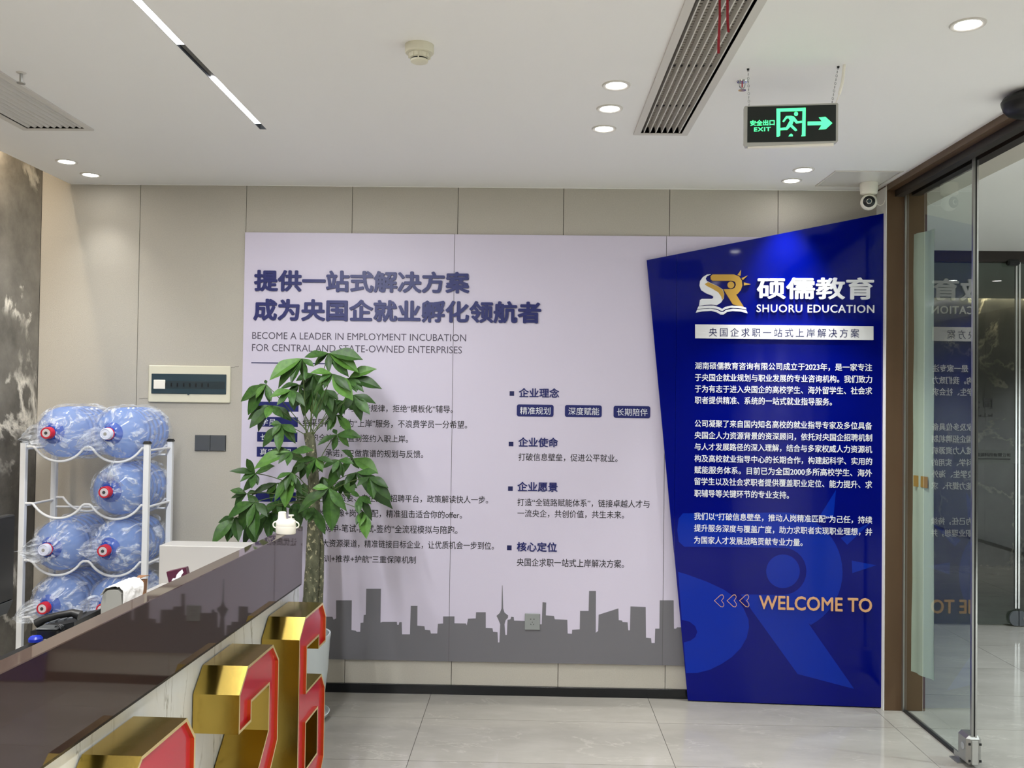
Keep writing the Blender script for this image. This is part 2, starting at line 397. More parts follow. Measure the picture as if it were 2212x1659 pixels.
# ceiling with openings for vents / strip light
def ceiling_plate(parent, x0, x1, y0, y1, z0, z1, holes, m='ceil'):
    loops = [[(x0, y0), (x1, y0), (x1, y1), (x0, y1)]] + [[(a, c), (a, d), (b, d), (b, c)] for a, b, c, d in holes]
    return obj('ceiling_board', MB().flat(loops, lambda u, v, w: (u, v, z0 + w), z1 - z0), m, parent)
V1 = (0.474, 0.655, 1.95, 4.065); V2 = (-2.262, -2.0, 1.95, 4.06); ST = (-1.217, -1.187, -2.6, 4.07)
ce = thing('ceiling', (0, 0, ZC), kind='structure')
ceiling_plate(ce, XS, XR + .02, YB, YW, ZC, ZC + 0.1, [V1, V2, ST])
obj('cove_top', MB().box((XL - .1, YB, 3.12), (XS + .1, YW + .1, 3.16)), 'white', ce)
obj('cove_side', MB().box((XS, YB, ZC + .1), (XS + .02, YW, 3.12)), 'white', ce)
obj('cove_light_strip', MB().box((XS - .012, YB + .2, 2.98), (XS, YW - .25, 3.0)), 'emit_warm', ce)
# void above the vents and strip so no sky leaks in
obj('ceiling_void', MB().box((XS + .03, YB, 3.1), (XR, YW, 3.14)), 'dark', ce)
# lobby + hall ceilings
obj('ceiling_board', MB().box((2.29, YB, 2.80), (XF, YD, 2.9)), 'white', ce)
obj('soffit_strip', MB().box((2.13, YB, 2.79), (2.29, YD, 2.9)), 'beige', ce)
obj('ceiling_board', MB().box((2.0, YD, 2.74), (XF, YF - .14, 2.92)), 'grey_wall', ce)
obj('ceiling_board', MB().box((2.0, YF - .14, 2.92), (XF, YF + .1, 2.95)), 'grey_wall', ce)
# back wall of fabric boards
wb = thing('wall_back', (0, YW, 0), kind='structure')
obj('backing', MB().box((-2.9, YW + .012, 0), (XR, YW + .12, 3.14)), 'gap', wb)
js = [XL, -2.2085, -1.607, -1.009, -.4156, .175, .7654, 1.366, XR]
for a, b in zip(js[:-1], js[1:]):
    obj('fabric_board', MB().box((a + .0015, YW, .05), (b - .0015, YW + .012, (ZC + .25 if a < -2.6 else ZC - .003)), ch=0.001), 'fabric', wb)
for (pa, pb) in (((301, 861.5), (319.5, 860)), ((498.5, 794.5), (516, 791.5))):
    q0, q1 = onY(*pa, YW), onY(*pb, YW)
    obj('hairline_crack', MB().tube([q0.lerp(q1, k / 6) + Vector((0, 0, .0016 * math.sin(k * 2.2))) for k in range(7)], .0009, 5), 'gap', wb)
struct('baseboard_back', MB().box((XL, YW - .012, 0.0), (XR, YW, .05), ch=.001), 'black_base')
struct('wall_left', MB().box((XL - .12, YB, 0), (XL, YW, 3.12)), 'marble_dark')
struct('wall_rear', MB().box((-2.9, YB - .1, 0), (XF, YB, 3.14)), mat('dim_rear_wall', '4d4843', .6))  # unseen wall, coloured dark to keep reflections in the blue board dim
struct('wall_right', MB().box((2.0, YB, 0), (2.12, 2.6, 2.79)), 'grey_wall')
struct('wall_lobby_left', MB().box((2.03, YW + .06, 0), (2.13, YD, 2.79)), 'grey_wall')
struct('wall_lobby_right', MB().box((XF, YB, 0), (XF + .1, YF + .1, 2.9)), 'grey_wall')
wf = thing('wall_hall', (4, YF, 0), kind='structure')
for k in range(4):
    obj('marble_slab', MB().box((2.0 + .9 * k + .001, YF, 0), (2.9 + .9 * k - .001, YF + .03 + .004 * (k % 2), 2.92)), 'marble_far', wf)
struct('wall_hall_left', MB().box((2.0, YD + .05, 0), (2.1, YF, 2.74)), 'grey_wall')
# ceiling-wall shadow gap line with thin filler bead
struct('trim_1', MB().box((XS + .01, YW - .006, ZC - .004), (XR - .01, YW, ZC), ch=.001), 'ceil')
# white corner trim and bronze column, header
struct('trim_2', MB().box((XR - .0035, 5.004, .0), (XR, YW, ZC - .01)), 'white')
dr = thing('door_1', (2.02, 5.0, 0), kind='structure')
obj('bronze_column', MB().box((XR, 5.004, 0), (2.13, 5.2, 2.79), ch=.002), 'brown', dr)
obj('bronze_header', MB().box((XR, 1.0, 2.79), (2.13, 5.2, 2.83)), 'brown', dr)
obj('header_track', MB().box((1.955, 1.0, 2.755), (2.0, 5.0, 2.79)), 'brown_dark', dr)
obj('header_track', MB().box((2.045, 1.0, 2.762), (2.1, 5.0, 2.79)), 'brown_dark', dr)
obj('column_seal', MB().box((2.004, 4.985, 0), (2.012, 5.004, 2.79)), 'steel', dr)
GX, G0, G1 = 2.02, 4.235, 4.985
gp = obj('glass_panel', MB().box((GX - .006, G0, .012), (GX + .006, G1, 2.765)), 'glass', dr)
obj('floor_seal', MB().box((GX - .012, G0 + .1, 0), (GX + .012, G1, .012)), 'black', dr)
obj('edge_strip', MB().box((GX - .012, G0 - .004, .1), (GX - .002, G0 + .01, 2.765)), 'steel', dr)
obj('edge_strip', MB().box((GX + .004, G0 - .006, .1), (GX + .012, G0 - .0, 2.765)), 'chrome', dr)
obj('edge_strip', MB().box((GX - .002, G0 - .002, .1), (GX + .004, G0 + .006, 2.765)), 'black', dr)
# bottom patch lock
pl = obj('patch_lock', MB().box((GX - .034, G0 - .012, .012), (GX + .034, G0 + .09, .145), ch=.014), 'steel', dr)
obj('lock_face', MB().box((GX - .0135, G0 - .016, .02), (GX + .0135, G0 - .01, .125)), 'alum', pl)
for zz in (.035, .11):
    for xx in (-.024, .024):
        obj('screw_slot', MB().box((GX + xx - .005, G0 - .0145, zz - .005), (GX + xx + .005, G0 - .011, zz + .005)), 'black', pl)
obj('cylinder_lock', MB().lathe([(0, -.006), (.014, -.006), (.016, 0)], 16, Matrix.Translation((GX - .036, G0 + .03, .09)) @ Matrix.Rotation(math.radians(-90), 4, 'Y')), 'chrome', pl)
obj('floor_bracket', MB().box((GX - .05, G0 + .05, .0005), (GX + .0, G0 + .13, .004)).box((GX - .02, G0 + .09, .004), (GX - .014, G0 + .15, .03)), 'steel', dr)
# far glazed partition at the end of the lobby
d2 = thing('door_2', (3.5, YD, 0), kind='structure')
obj('bronze_header', MB().box((2.13, YD - .03, 2.72), (XF, YD + .05, 2.80)), 'brown_dark', d2)
xe = onY(2198, 900, YD).x
obj('glass_panel', MB().box((2.14, YD, .01), (xe - .004, YD + .012, 2.72)), 'glass2', d2)
obj('glass_panel', MB().box((xe + .004, YD, .01), (XF, YD + .012, 2.72)), 'glass2', d2)
obj('edge_strip', MB().box((xe - .018, YD - .006, .13), (xe - .005, YD + .016, 2.72)), 'chrome', d2)
obj('edge_strip', MB().box((xe + .005, YD - .006, .13), (xe + .018, YD + .016, 2.72)), 'chrome', d2)
for sx in (-1, 1):
    pts = [(0, 0)] + [(0.055 * math.cos(a), .055 * math.sin(a)) for a in [math.pi / 2 * (1 - k / 6) for k in range(13)]] if 0 else None
    loop = [(0.003, .005), (.003, .115)] + [(.02 + .05 * math.sin(a), .06 + .055 * math.cos(a)) for a in [math.pi * k / 12 for k in range(13)]]
    obj('patch_lock', MB().flat([[(sx * a, b) for a, b in loop]], lambda u, v, w: (xe + u, YD - .014 - w + .0, v), .0145), 'anth', d2)
obj('cylinder_lock', MB().lathe([(.012, 0), (.012, .006), (0, .008)], 14, Matrix.Translation((xe + .04, YD - .028, .06)) @ Matrix.Rotation(math.radians(90), 4, 'X')), 'chrome', d2)
obj('door_closer', MB().box((xe - .1, YD - .06, 2.69), (xe - .01, YD - .01, 2.735), ch=.012), 'black', d2)
fy = lambda y: (lambda u, v, w: (u, y - w, v))
def box_on(px0, py0, px1, py1, y):
    xm, ym = (px0 + px1) / 2, (py0 + py1) / 2
    return onY(px0, ym, y).x, onY(px1, ym, y).x, onY(xm, py1, y).z, onY(xm, py0, y).z
a = box_on(2096, 861, 2117, 882, YD); text('glass_lettering', '公', *a, fy(YD - .003), 'black', d2, bold=.015, t=.002)
a = box_on(2123, 861, 2143.5, 883, YD); text('glass_lettering', '司', *a, fy(YD - .003), 'black', d2, bold=.015, t=.002)
a = box_on(2104, 893, 2143.5, 901.5, YD); text('glass_lettering', 'Co.,Ltd', *a, fy(YD - .003), 'black', d2, t=.002)
band = [(onY(2060, 971, YD).x, onY(2160, 1000.5, YD).z), (XF, onY(2160, 1000.5, YD).z), (XF, onY(2160, 972, YD).z), (onY(2060, 971, YD).x, onY(2160, 972, YD).z)]
obj('frosted_band', MB().flat([band], fy(YD - .001), .001), mat('frosted_film', '5e625e', 0.6, alpha=0.45), d2)
a = box_on(2108, 978.5, 2182, 986.5, YD); text('band_lettering', '能源科技有限公司', *a, fy(YD - .004), 'black', d2, bold=.01)
a = box_on(2108, 990.4, 2182, 992, YD); obj('band_lettering', MB().box((a[0], YD - .005, a[2]), (a[1], YD - .004, a[3])), 'black', d2)
# ------------------------------------------------------------ downlights
def downlight(x, y, label, power=SPOT_W, z=ZC, group='recessed round downlights', size=math.radians(95), name='downlight', r=.054, col=(1, .985, .955)):
    t = thing(name, (0, 0, 0))
    obj('trim_ring', MB().lathe([(r * .70, -.001), (r * .76, -.004), (r * .95, -.005), (r, -.001), (r, 0.0)], 36), 'vent', t)
    obj('diffuser', MB().lathe([(0, -.003), (r * .5, -.0035), (r * .70, -.0015)], 32), 'emit_white', t)
    l = bpy.data.lights.new('downlight_beam', 'SPOT'); l.energy = power; l.spot_size = size; l.spot_blend = 1.0; l.shadow_soft_size = .04
    l.color = col
    lo = bpy.data.objects.new('downlight_beam', l); C.objects.link(lo); lo.location = (0, 0, -.02); lo.parent = t
    t.location = (x, y, z); tag(t, label, 'downlight', group)
    return t
G = 'recessed round downlights'
downlight(.311, 3.467, 'round recessed downlight nearest the camera in the row of three left of the long vent', size=math.radians(68), power=SPOT_W * 1.8)
downlight(.31, 3.743, 'middle round downlight in the row of three left of the long vent', size=math.radians(68), power=SPOT_W * 1.8)
downlight(.309, 4.02, 'round downlight closest to the back wall in the row of three beside the long vent', size=math.radians(68), power=SPOT_W * 1.8)
downlight(1.354, 2.892, 'large looking round downlight alone in the top right of the ceiling')
downlight(1.376, 4.70, 'round downlight of the right pair near the wall, the one further from the wall', power=SPOT_W * 2.1, size=math.radians(75))
downlight(1.38, 4.93, 'round downlight of the right pair, the one closest to the back wall', power=SPOT_W * 1.8, size=math.radians(72))
downlight(-2.383, 4.656, 'left corner downlight, the one further from the back wall', power=SPOT_W * .6)
downlight(-2.392, 4.93, 'left corner downlight, the one nearest the beige back wall', power=SPOT_W * .25)
for (x, y), wh in zip(((.31, 1.2), (.31, .3), (1.37, 1.0), (1.37, -.6), (-2.38, 2.2), (-.5, -1.5), (-1.9, -1.0), (.6, -2.2)),
                      ('right above the viewer', 'just behind the viewer', 'above the doorway side, level with the viewer', 'near the doorway behind the viewer', 'over the left end of the desk', 'in the rear middle of the room', 'in the rear left of the room', 'closest to the rear wall')):
    downlight(x, y, 'unseen round ceiling downlight added out of frame, ' + wh, power=SPOT_W * 5.0, size=math.radians(105))  # unseen lamps, made strong so the floor bounces light to the ceiling
def area(name, loc, sx, sy, e, col, parent, rot=(0, 0, 0)):
    l = bpy.data.lights.new(name, 'AREA'); l.shape = 'RECTANGLE'; l.size = sx; l.size_y = sy; l.energy = e; l.color = col
    o = bpy.data.objects.new(name, l); C.objects.link(o); o.rotation_euler = rot
    o.location = Vector(loc) - (W[parent.name] if parent else Vector((0, 0, 0))); o.parent = parent
    return o
for (x, y), pw, wh in (((3.9, 5.4), .5, 'left one of the pair nearest the far glass door'), ((4.3, 5.4), .5, 'right one of the pair nearest the far glass door'), ((4.4, 3.4), 2.4, 'added unseen in the middle of the lobby'), ((4.4, 1.6), 2.4, 'added unseen at the near end of the lobby'), ((3.4, -.4), 2.4, 'added unseen behind the viewer')):  # the last three are unseen, added to brighten the lobby
    t = downlight(x, y, 'round downlight in the lobby ceiling, ' + wh, power=LOBBY_W * pw, z=2.80, size=math.radians(120), col=(.88, .96, 1))
# hall cove grazing the marble
hc = thing('hall_cove_lamp', (3.8, YF - .12, 2.86), 'warm light strip washing the top of the dark marble wall beyond the glass door', 'lamp')
obj('lamp_strip', MB().box((2.2, YF - .12, 2.86), (XF, YF - .1, 2.88)), 'emit_warm', hc)
area('lamp_light', (3.8, YF - .09, 2.85), 3.2, .03, 13.0, (1, .86, .66), hc, (math.radians(25), 0, 0))
# recessed strip light
sl = thing('linear_light', (-1.202, 3, ZC), 'long recessed linear ceiling light with two lit white bars and dark gaps', 'light')
obj('track', MB().box((ST[0], ST[2], ZC + .03), (ST[1], ST[3], ZC + .05)).box((ST[0], ST[2], ZC), (ST[0] + .002, ST[3], ZC + .03)).box((ST[1] - .002, ST[2], ZC), (ST[1], ST[3], ZC + .03)).box((ST[0], ST[3] - .002, ZC), (ST[1], ST[3], ZC + .03)), 'anth', sl)
obj('track_cover', MB().box((ST[0] + .003, 3.10, ZC + .006), (ST[1] - .003, 3.425, ZC + .01)), 'black_base', sl)
for a, b in ((-2.5, -1.1), (-.8, .3), (.6, 1.6), (1.9, 3.094), (3.43, 3.987)):
    bar = obj('light_bar', MB().box((ST[0] + .002, a, ZC + .0005), (ST[1] - .002, b, ZC + .012)), 'emit_strip', sl)
    area('bar_light', (-1.202, (a + b) / 2, ZC - .003), .03, b - a, STRIP_W * (b - a), (.96, .98, 1), sl)
area('cove_light', (XS - .03, 1.2, 2.97), .03, 7.0, COVE_W * 7, (1, .83, .62), ce, (0, math.radians(60), 0))
# ------------------------------------------------------------ vents
def vent(x0, x1, y0, y1, inner, nslat, label, fins=True, ztop=ZC):
    ix0, ix1, iy0, iy1 = inner
    t = thing('air_vent', ((x0 + x1) / 2, (y0 + y1) / 2, ZC), label, 'vent')
    fr = MB().flat([[(x0, y0), (x1, y0), (x1, y1), (x0, y1)], [(ix0, iy0), (ix0, iy1), (ix1, iy1), (ix1, iy0)]], lambda u, v, w: (u, v, ZC - .007 + w), .007)
    obj('frame', fr, 'vent', t)
    th = .0022
    zt_ = ZC + (.018 if fins else .009)
    for k in range(nslat):
        x = ix0 + (k + .5) * (ix1 - ix0) / nslat
        a = .0015 if fins else -.007
        obj('slat', MB().add([(x - th + a, iy0, ZC - .004), (x + th + a, iy0, ZC - .004), (x + th - a, iy0, zt_), (x - th - a, iy0, zt_),
                              (x - th + a, iy1, ZC - .004), (x + th + a, iy1, ZC - .004), (x + th - a, iy1, zt_), (x - th - a, iy1, zt_)],
                             [(0, 1, 2, 3), (7, 6, 5, 4), (0, 4, 5, 1), (1, 5, 6, 2), (2, 6, 7, 3), (3, 7, 4, 0)]), 'vent', t)
    if fins:
        fb = MB(); y = iy0 + .01
        while y < iy1 - .01:
            fb.box((ix0, y, ZC + .0185), (ix1, y + .014, ZC + .026)); y += .0215
        obj('fins', fb, 'vent_fin', t, kind='stuff')
        cb = MB()
        for yy in (2.75, 3.3, 3.75): cb.box((ix0, yy, ZC + .018), (ix1, yy + .022, ZC + .022))
        obj('cross_bar', cb, 'dark', t)
    cv = MB().box((ix0, iy0, ZC + .09), (ix1, iy1, ZC + .095))
    for (a, b, c, d) in ((ix0 - .002, ix0, iy0, iy1), (ix1, ix1 + .002, iy0, iy1), (ix0, ix1, iy1, iy1 + .002), (ix0, ix1, iy0 - .002, iy0)):
        cv.box((a, c, ZC - .005), (b, d, ZC + .09))
    obj('duct', cv, 'vent_fin' if fins else 'dark', t)
    return t
vent(.445, .684, 1.92, 4.095, V1, 7, 'long slatted air vent in the ceiling with two red ribbons hanging by it')
vent(-2.294, -1.972, 1.92, 4.09, V2, 9, 'slatted air vent in the left corner of the ceiling beside the sprinkler stub', fins=False)
for (xa, xb, yb, k) in ((1556, 1552.5, 115, 0), (1569, 1573.5, 70, 1)):
    top = onZ(xa, -45, ZC - .004); d = top.y
    bot = onY(xb, yb, d)
    r_w = .0035; mb = MB(); pts = []
    n = 10
    for i in range(n + 1):
        p = top.lerp(bot, i / n) + Vector((0, .004 * math.sin(i * .9 + k), 0)); tw_ = .25 * math.sin(i * .5 + k)
        pts += [p + Vector((-r_w * math.cos(tw_), -r_w * math.sin(tw_), 0)), p + Vector((r_w * math.cos(tw_), r_w * math.sin(tw_), 0))]
    for q in list(pts): pts.append(q + Vector((0, .0008, 0)))
    N = 2 * (n + 1)
    fs = [(2 * i, 2 * i + 1, 2 * i + 3, 2 * i + 2) for i in range(n)] + [(N + 2 * i + 2, N + 2 * i + 3, N + 2 * i + 1, N + 2 * i) for i in range(n)]
    fs += [(2 * i, 2 * i + 2, N + 2 * i + 2, N + 2 * i) for i in range(n)] + [(2 * i + 1, N + 2 * i + 1, N + 2 * i + 3, 2 * i + 3) for i in range(n)]
    fs += [(0, N, N + 1, 1), (N - 2, N - 1, 2 * N - 1, 2 * N - 2)]
    mb.add(pts, fs)
    obj('red_ribbon', mb, 'redribbon', None, ['longer left red ribbon hanging from the ceiling vent slats', 'shorter right red ribbon hanging from the ceiling vent slats'][k], 'ribbon')
# ------------------------------------------------------------ smoke detector, sprinklers, cameras
t = thing('smoke_detector', (-.3875, 3.09, ZC), 'round cream smoke detector on the ceiling between the linear light and the vent', 'smoke detector')
T = Matrix.Translation((-.3875, 3.09, ZC))
obj('base_ring', MB().lathe([(.049, 0), (.049, -.024), (.046, -.028), (.035, -.03), (.0, -.03)], 40, T), 'cream', t)
obj('sensing_head', MB().lathe([(.036, -.03), (.034, -.042), (.030, -.045)], 40, T), 'cream', t)
obj('slot_ring', MB().lathe([(.027, -.045), (.027, -.050)], 36, T), 'black', t)
obj('cover_cap', MB().lathe([(.030, -.050), (.029, -.056), (.02, -.06), (0, -.061)], 40, T), 'cream', t)
for k in range(8):
    obj('rib', MB().box((-.004, -.037, -.045), (.004, -.031, -.03), T @ Matrix.Rotation(k * math.pi / 4 + .2, 4, 'Z')), 'cream', t)
for k in range(4):
    obj('cap_post', MB().box((-.002, -.030, -.051), (.002, -.026, -.045), T @ Matrix.Rotation(k * math.pi / 2, 4, 'Z')), 'cream', t)
def sprinkler(x, y, label, full=True):
    t = thing('sprinkler', (x, y, ZC), label, 'sprinkler'); T = Matrix.Translation((x, y, ZC))
    if full:
        obj('flange', MB().lathe([(.021, 0), (.018, -.004), (.008, -.006), (0, -.006)], 20, T), 'chrome', t)
        obj('bulb', MB().lathe([(0, -.006), (.0025, -.008), (.0025, -.022), (0, -.024)], 10, T), 'cap_red', t)
        for s in (-1, 1):
            obj('frame_arm', MB().tube([(s * .008, 0, -.004), (s * .011, 0, -.012), (s * .008, 0, -.022), (0, 0, -.028)], .0022, 8, m=T), 'chrome', t)
        obj('deflector', MB().lathe([(.0, -.028), (.004, -.029), (.013, -.031), (.014, -.034), (0, -.034)], 20, T), 'chrome', t)
    else:
        obj('flange', MB().lathe([(.018, 0), (.012, -.004), (0, -.004)], 20, T), 'vent', t)
        obj('stem', MB().lathe([(.006, -.003), (.006, -.03), (.004, -.036), (0, -.036)], 12, T), 'steel', t)
        obj('deflector', MB().lathe([(.0, -.036), (.015, -.038), (.015, -.041), (0, -.041)], 20, T), 'steel', t)
sprinkler(.772, 3.417, 'chrome fire sprinkler head with red bulb beside the exit sign chain')
p = onZ(46, 157, ZC); sprinkler(p.x, p.y, 'small grey sprinkler stub hanging at the far left of the ceiling', False)
# access panel
ap = thing('access_panel', (1.71, 4.87, ZC), 'square white access hatch in the ceiling above the small camera', 'ceiling hatch')
obj('hatch_frame', MB().flat([[(1.54, 4.71), (1.885, 4.71), (1.885, 5.045), (1.54, 5.045)], [(1.55, 4.72), (1.55, 5.035), (1.875, 5.035), (1.875, 4.72)]], lambda u, v, w: (u, v, ZC - .004 + w), .004), 'vent', ap)
obj('hatch_panel', MB().box((1.553, 4.723, ZC - .002), (1.872, 5.032, ZC), ch=.0005), mat('gloss_hatch', 'd4d2cd', .12), ap)
# white ball camera
bx, by = 1.80, 4.96
t = thing('security_camera', (bx, by, ZC - .002), 'white ball security camera with a black lens, hanging in the corner above the blue panel', 'camera')
T = Matrix.Translation((bx, by, ZC))
obj('mount', MB().lathe([(.046, -.003), (.046, -.035), (.043, -.06), (.036, -.064), (0, -.064)], 36, T), 'white_gloss', t)
pc = Vector((bx, by, 2.715)); rb = .043
obj('ball_head', MB().lathe([(rb * math.sin(a), rb * math.cos(a)) for a in [math.pi * (k + .001) / 20 for k in range(21)]], 36, Matrix.Translation(pc)), 'white_gloss', t)
TL = Matrix.Translation(pc) @ Matrix.Rotation(math.radians(-17), 4, 'Z') @ Matrix.Rotation(math.radians(94), 4, 'X')
obj('lens_face', MB().lathe([(0, rb + .001), (.020, rb - .004), (.029, rb - .0105), (.031, rb - .0135)], 32, TL), 'screen', t)
obj('lens', MB().lathe([(0, rb + .006), (.008, rb + .004), (.011, rb + .0)], 24, TL), 'smoke', t)
obj('cable', MB().tube([pc + Vector(v) for v in ((.036, .0, .0), (.05, .0, -.014), (.07, .02, -.012), (.09, .03, .0), (.1, .038, .02), (.104, .036, .06), (.104, .03, .1))], .0018, 8), 'white_gloss', t)
# black dome by the header
t = thing('dome_sensor', (1.885, 3.52, 2.79), 'black domed sensor at the right edge beside the bronze door header', 'sensor')
T = Matrix.Translation((1.885, 3.52, 2.79))
obj('dome_base', MB().lathe([(.06, .03), (.095, .012), (.102, 0), (.1, -.012)], 40, T), 'black', t)
obj('dome', MB().lathe([(.1, -.012), (.094, -.03), (.08, -.046), (.055, -.056), (0, -.06)], 40, T), 'screen', t)
# ------------------------------------------------------------ exit sign
ang = math.radians(-7.5)
sw, sh, sd = .335, .150, .026
sc0 = onY(1607.6, 228.8, 3.30); sc1 = onY(1811, 222.8, 3.26)
sw = (sc1 - sc0).length; e1 = (Vector((sc1.x, sc1.y, 0)) - Vector((sc0.x, sc0.y, 0))).normalized(); nn = Vector((e1.y, -e1.x, 0))
z0 = onY(1607.6, 316.6, 3.30).z; z1 = sc0.z; sh = z1 - z0
def fs_(u, v, w): return Vector((sc0.x, sc0.y, z0)) + e1 * u + Vector((0, 0, v)) + nn * w
t = thing('exit_sign', fs_(sw / 2, 0, 0), 'green lit emergency exit sign with running figure and arrow hanging from two chains', 'exit sign')
def P(zx, zy): return ((zx - 378) / 603 * sw, (928 - zy) / 258 * sh + (zx - 378) / 603 * -.0 + (680 - 670 if 0 else 0))
def PS(zx, zy):  # zoom coordinates on the tilted face
    s = (zx - 378) / 603; top = 678 - 18 * s; bot = 938 - 20 * s
    return (s * sw, (bot - zy) / (bot - top) * sh)
def prism(mb, loops, w0, w1):
    return mb.flat(loops, lambda u, v, w: fs_(u, v, w0 + w), w1 - w0)
mb = MB(); prism(mb, [[(.0, .012), (.0, sh - .004), (.004, sh), (sw - .004, sh), (sw, sh - .004), (sw, .012), (sw - .006, .006), (.006, .0)]], -sd, 0); obj('housing', mb, 'alum', t)
mb = MB(); prism(mb, [[(.014, -.004), (sw - .014, -.004), (sw - .014, .008), (.014, .008)]], -sd + .004, -.004); obj('lower_rail', mb, 'white_gloss', t)
fa, fb, fc, fd = PS(400, 685), PS(966, 672), PS(966, 898), PS(400, 912)
mb = MB(); prism(mb, [[fa, fd, fc, fb]], 0, .002); face = obj('sign_face', mb, mat('sign_black', '0b1512', .35), t)
def glyph(loops, nm='pictogram'):
    mb = MB(); prism(mb, [[PS(*q) for q in l] for l in loops], .002, .0028); return obj(nm, mb, 'emit_green', face)
glyph([[(586, 697), (773, 691), (773, 870), (745, 872), (750, 862), (753, 712), (611, 716), (611, 868), (600, 876), (588, 876)]], 'door_symbol')
glyph([[(712 + 13 * math.cos(a), 730 + 14 * math.sin(a)) for a in [k * math.pi / 10 for k in range(20)]]], 'head_symbol')
glyph([[(648, 744), (680, 742), (700, 748), (722, 776), (749, 773), (751, 786), (714, 792), (697, 775), (688, 800), (716, 826), (720, 835), (708, 840), (676, 812), (656, 832), (612, 834), (608, 820), (648, 816), (672, 772), (664, 758), (652, 760), (634, 784), (624, 778)]], 'figure_symbol')
glyph([[(664, 873), (672, 860), (682, 855), (692, 862), (692, 872)]], 'foot_symbol')
glyph([[(786, 779), (876, 777), (856, 752), (900, 749), (943, 788), (902, 826), (856, 829), (874, 801), (786, 803)]], 'arrow_symbol')
def fsg(u, v, w): return fs_(u, v, .0022 + w)
a0, a1 = PS(417, 808), PS(575, 766); text('lettering', '安全出口', a0[0], a1[0], a0[1], a1[1], fsg, 'emit_green', face, bold=.03, split=True)
a0, a1 = PS(442, 843), PS(550, 813); text('lettering', 'EXIT', a0[0], a1[0], a0[1], a1[1], fsg, 'emit_green', face, bold=.03, split=True, space=1.15)
def chain(p0, p1, par):
    n = 10; L = (p1 - p0).length / n
    for k in range(n):
        c = p0.lerp(p1, (k + .5) / n); h = L * .62; wd = .0036
        pts = [(wd * math.sin(a), 0, h * .5 * 1.1 * math.cos(a)) for a in [2 * math.pi * i / 12 for i in range(13)]]
        M_ = Matrix.Translation(c) @ Matrix.Rotation(math.radians(20 + 70 * (k % 2)), 4, 'Z')
        obj('chain_link', MB().tube(pts, .0009, 6, False, M_), 'steel', par)
    obj('hook', MB().lathe([(.005, 0), (.004, -.006), (0, -.007)], 10, Matrix.Translation((p0.x, p0.y, ZC))), 'black', par)
c0 = onZ(1616, 148.5, ZC); c1 = onZ(1810.7, 143.4, ZC)
chain(c0, fs_(.018, sh, -.012), t); chain(c1, fs_(sw - .02, sh, -.012), t)
k0 = onZ(1824, 140, ZC); k1 = fs_(sw - .008, sh, -.012)
mb = MB(); mids = [k0, k0 + Vector((-.006, .0, -.06)), k0.lerp(k1, .75) + Vector((.006, 0, 0)), k1]
mb.tube(mids[:3], .0055, 8); obj('cable_sleeve', mb, 'white_gloss', t)
obj('cable', MB().tube(mids[2:], .002, 8), 'white_gloss', t)
# ------------------------------------------------------------ breaker box, switch, socket
def wq(px, py, y=YW): p = onY(px, py, y); return p.x, p.z
a, b, c, d = box_on(320.6, 789.8, 497.4, 869.8, YW - .01)
t = thing('breaker_box', ((a + b) / 2, YW, c), 'white wall mounted breaker box with a smoked window', 'breaker box')
obj('cover', MB().box((a, YW - .014, c), (b, YW, d), ch=.004), 'cream', t)
a2, b2, c2, d2_ = box_on(327.5, 808, 489, 851, YW - .014)
wn = obj('window', MB().box((a2, YW - .019, c2), (b2, YW - .012, d2_), ch=.002), 'smoke', t)
hh = d2_ - c2
obj('inner_rail', MB().box((a2 + .05, YW - .0195, c2 + hh * .26), (b2 - .008, YW - .0188, c2 + hh * .64)), mat('smoked_rail', '263338', .3), wn)
for k in range(8):
    x = a2 + .075 + k * .0345
    obj('breaker_toggle', MB().box((x, YW - .0205, c2 + hh * .36), (x + .008, YW - .0193, c2 + hh * .54)), 'screen', wn)
a3, b3, c3, d3 = box_on(332, 820.5, 357, 840.3, YW - .02)
obj('main_breaker', MB().box((a3, YW - .024, c3), (b3, YW - .015, d3), ch=.002), 'white_gloss', t)
x = (a2 + b2) / 2; obj('window_catch', MB().lathe([(.006, 0), (.006, .003), (0, .004)], 16, Matrix.Translation((x, YW - .0185, c2)) @ Matrix.Rotation(math.radians(90), 4, 'X')), 'smoke', t)
a, b, c, d = box_on(420.6, 940, 487.4, 974.3, YW - .008)
t = thing('light_switch', ((a + b) / 2, YW, c), 'anthracite double light switch below the breaker box', 'switch')
m_ = (a + b) / 2
obj('back_plate', MB().box((a, YW - .005, c), (b, YW, d)), 'black', t)
for (u, v) in ((a, m_), (m_, b)):
    obj('rocker', MB().box((u + .001, YW - .010, c + .001), (v - .001, YW - .004, d - .001), ch=.0015), 'anth', t)
    obj('indicator', MB().box((v - .008, YW - .0105, c + .004), (v - .004, YW - .0098, c + .0055)), 'alum', t)
YL = YW - .014
a, b, c, d = box_on(1133.5, 1325, 1166.3, 1360, YL)
t = thing('wall_socket', ((a + b) / 2, YL, c), 'grey five-pin wall socket set in the printed skyline', 'socket')
obj('socket_plate', MB().box((a, YL - .009, c), (b, YL - .001, d), ch=.002), mat('grey_socket', '8b8f8e', .35), t)
cx_, cz_ = (a + b) / 2, (c + d) / 2
pins = MB()
for (u, v, w_, h_) in ((-.009, .015, .006, .0035), (.009, .015, .006, .0035), (0, -.002, .003, .006)): pins.box((cx_ + u - w_ / 2, YL - .0095, cz_ + v - h_ / 2), (cx_ + u + w_ / 2, YL - .0088, cz_ + v + h_ / 2))
for s in (-1, 1): pins.box((-.0015, -.0003, -.0035), (.0015, .0003, .0035), Matrix.Translation((cx_ + s * .008, YL - .0093, cz_ - .014)) @ Matrix.Rotation(s * .5, 4, 'Y'))
obj('pin_holes', pins, 'black', t)
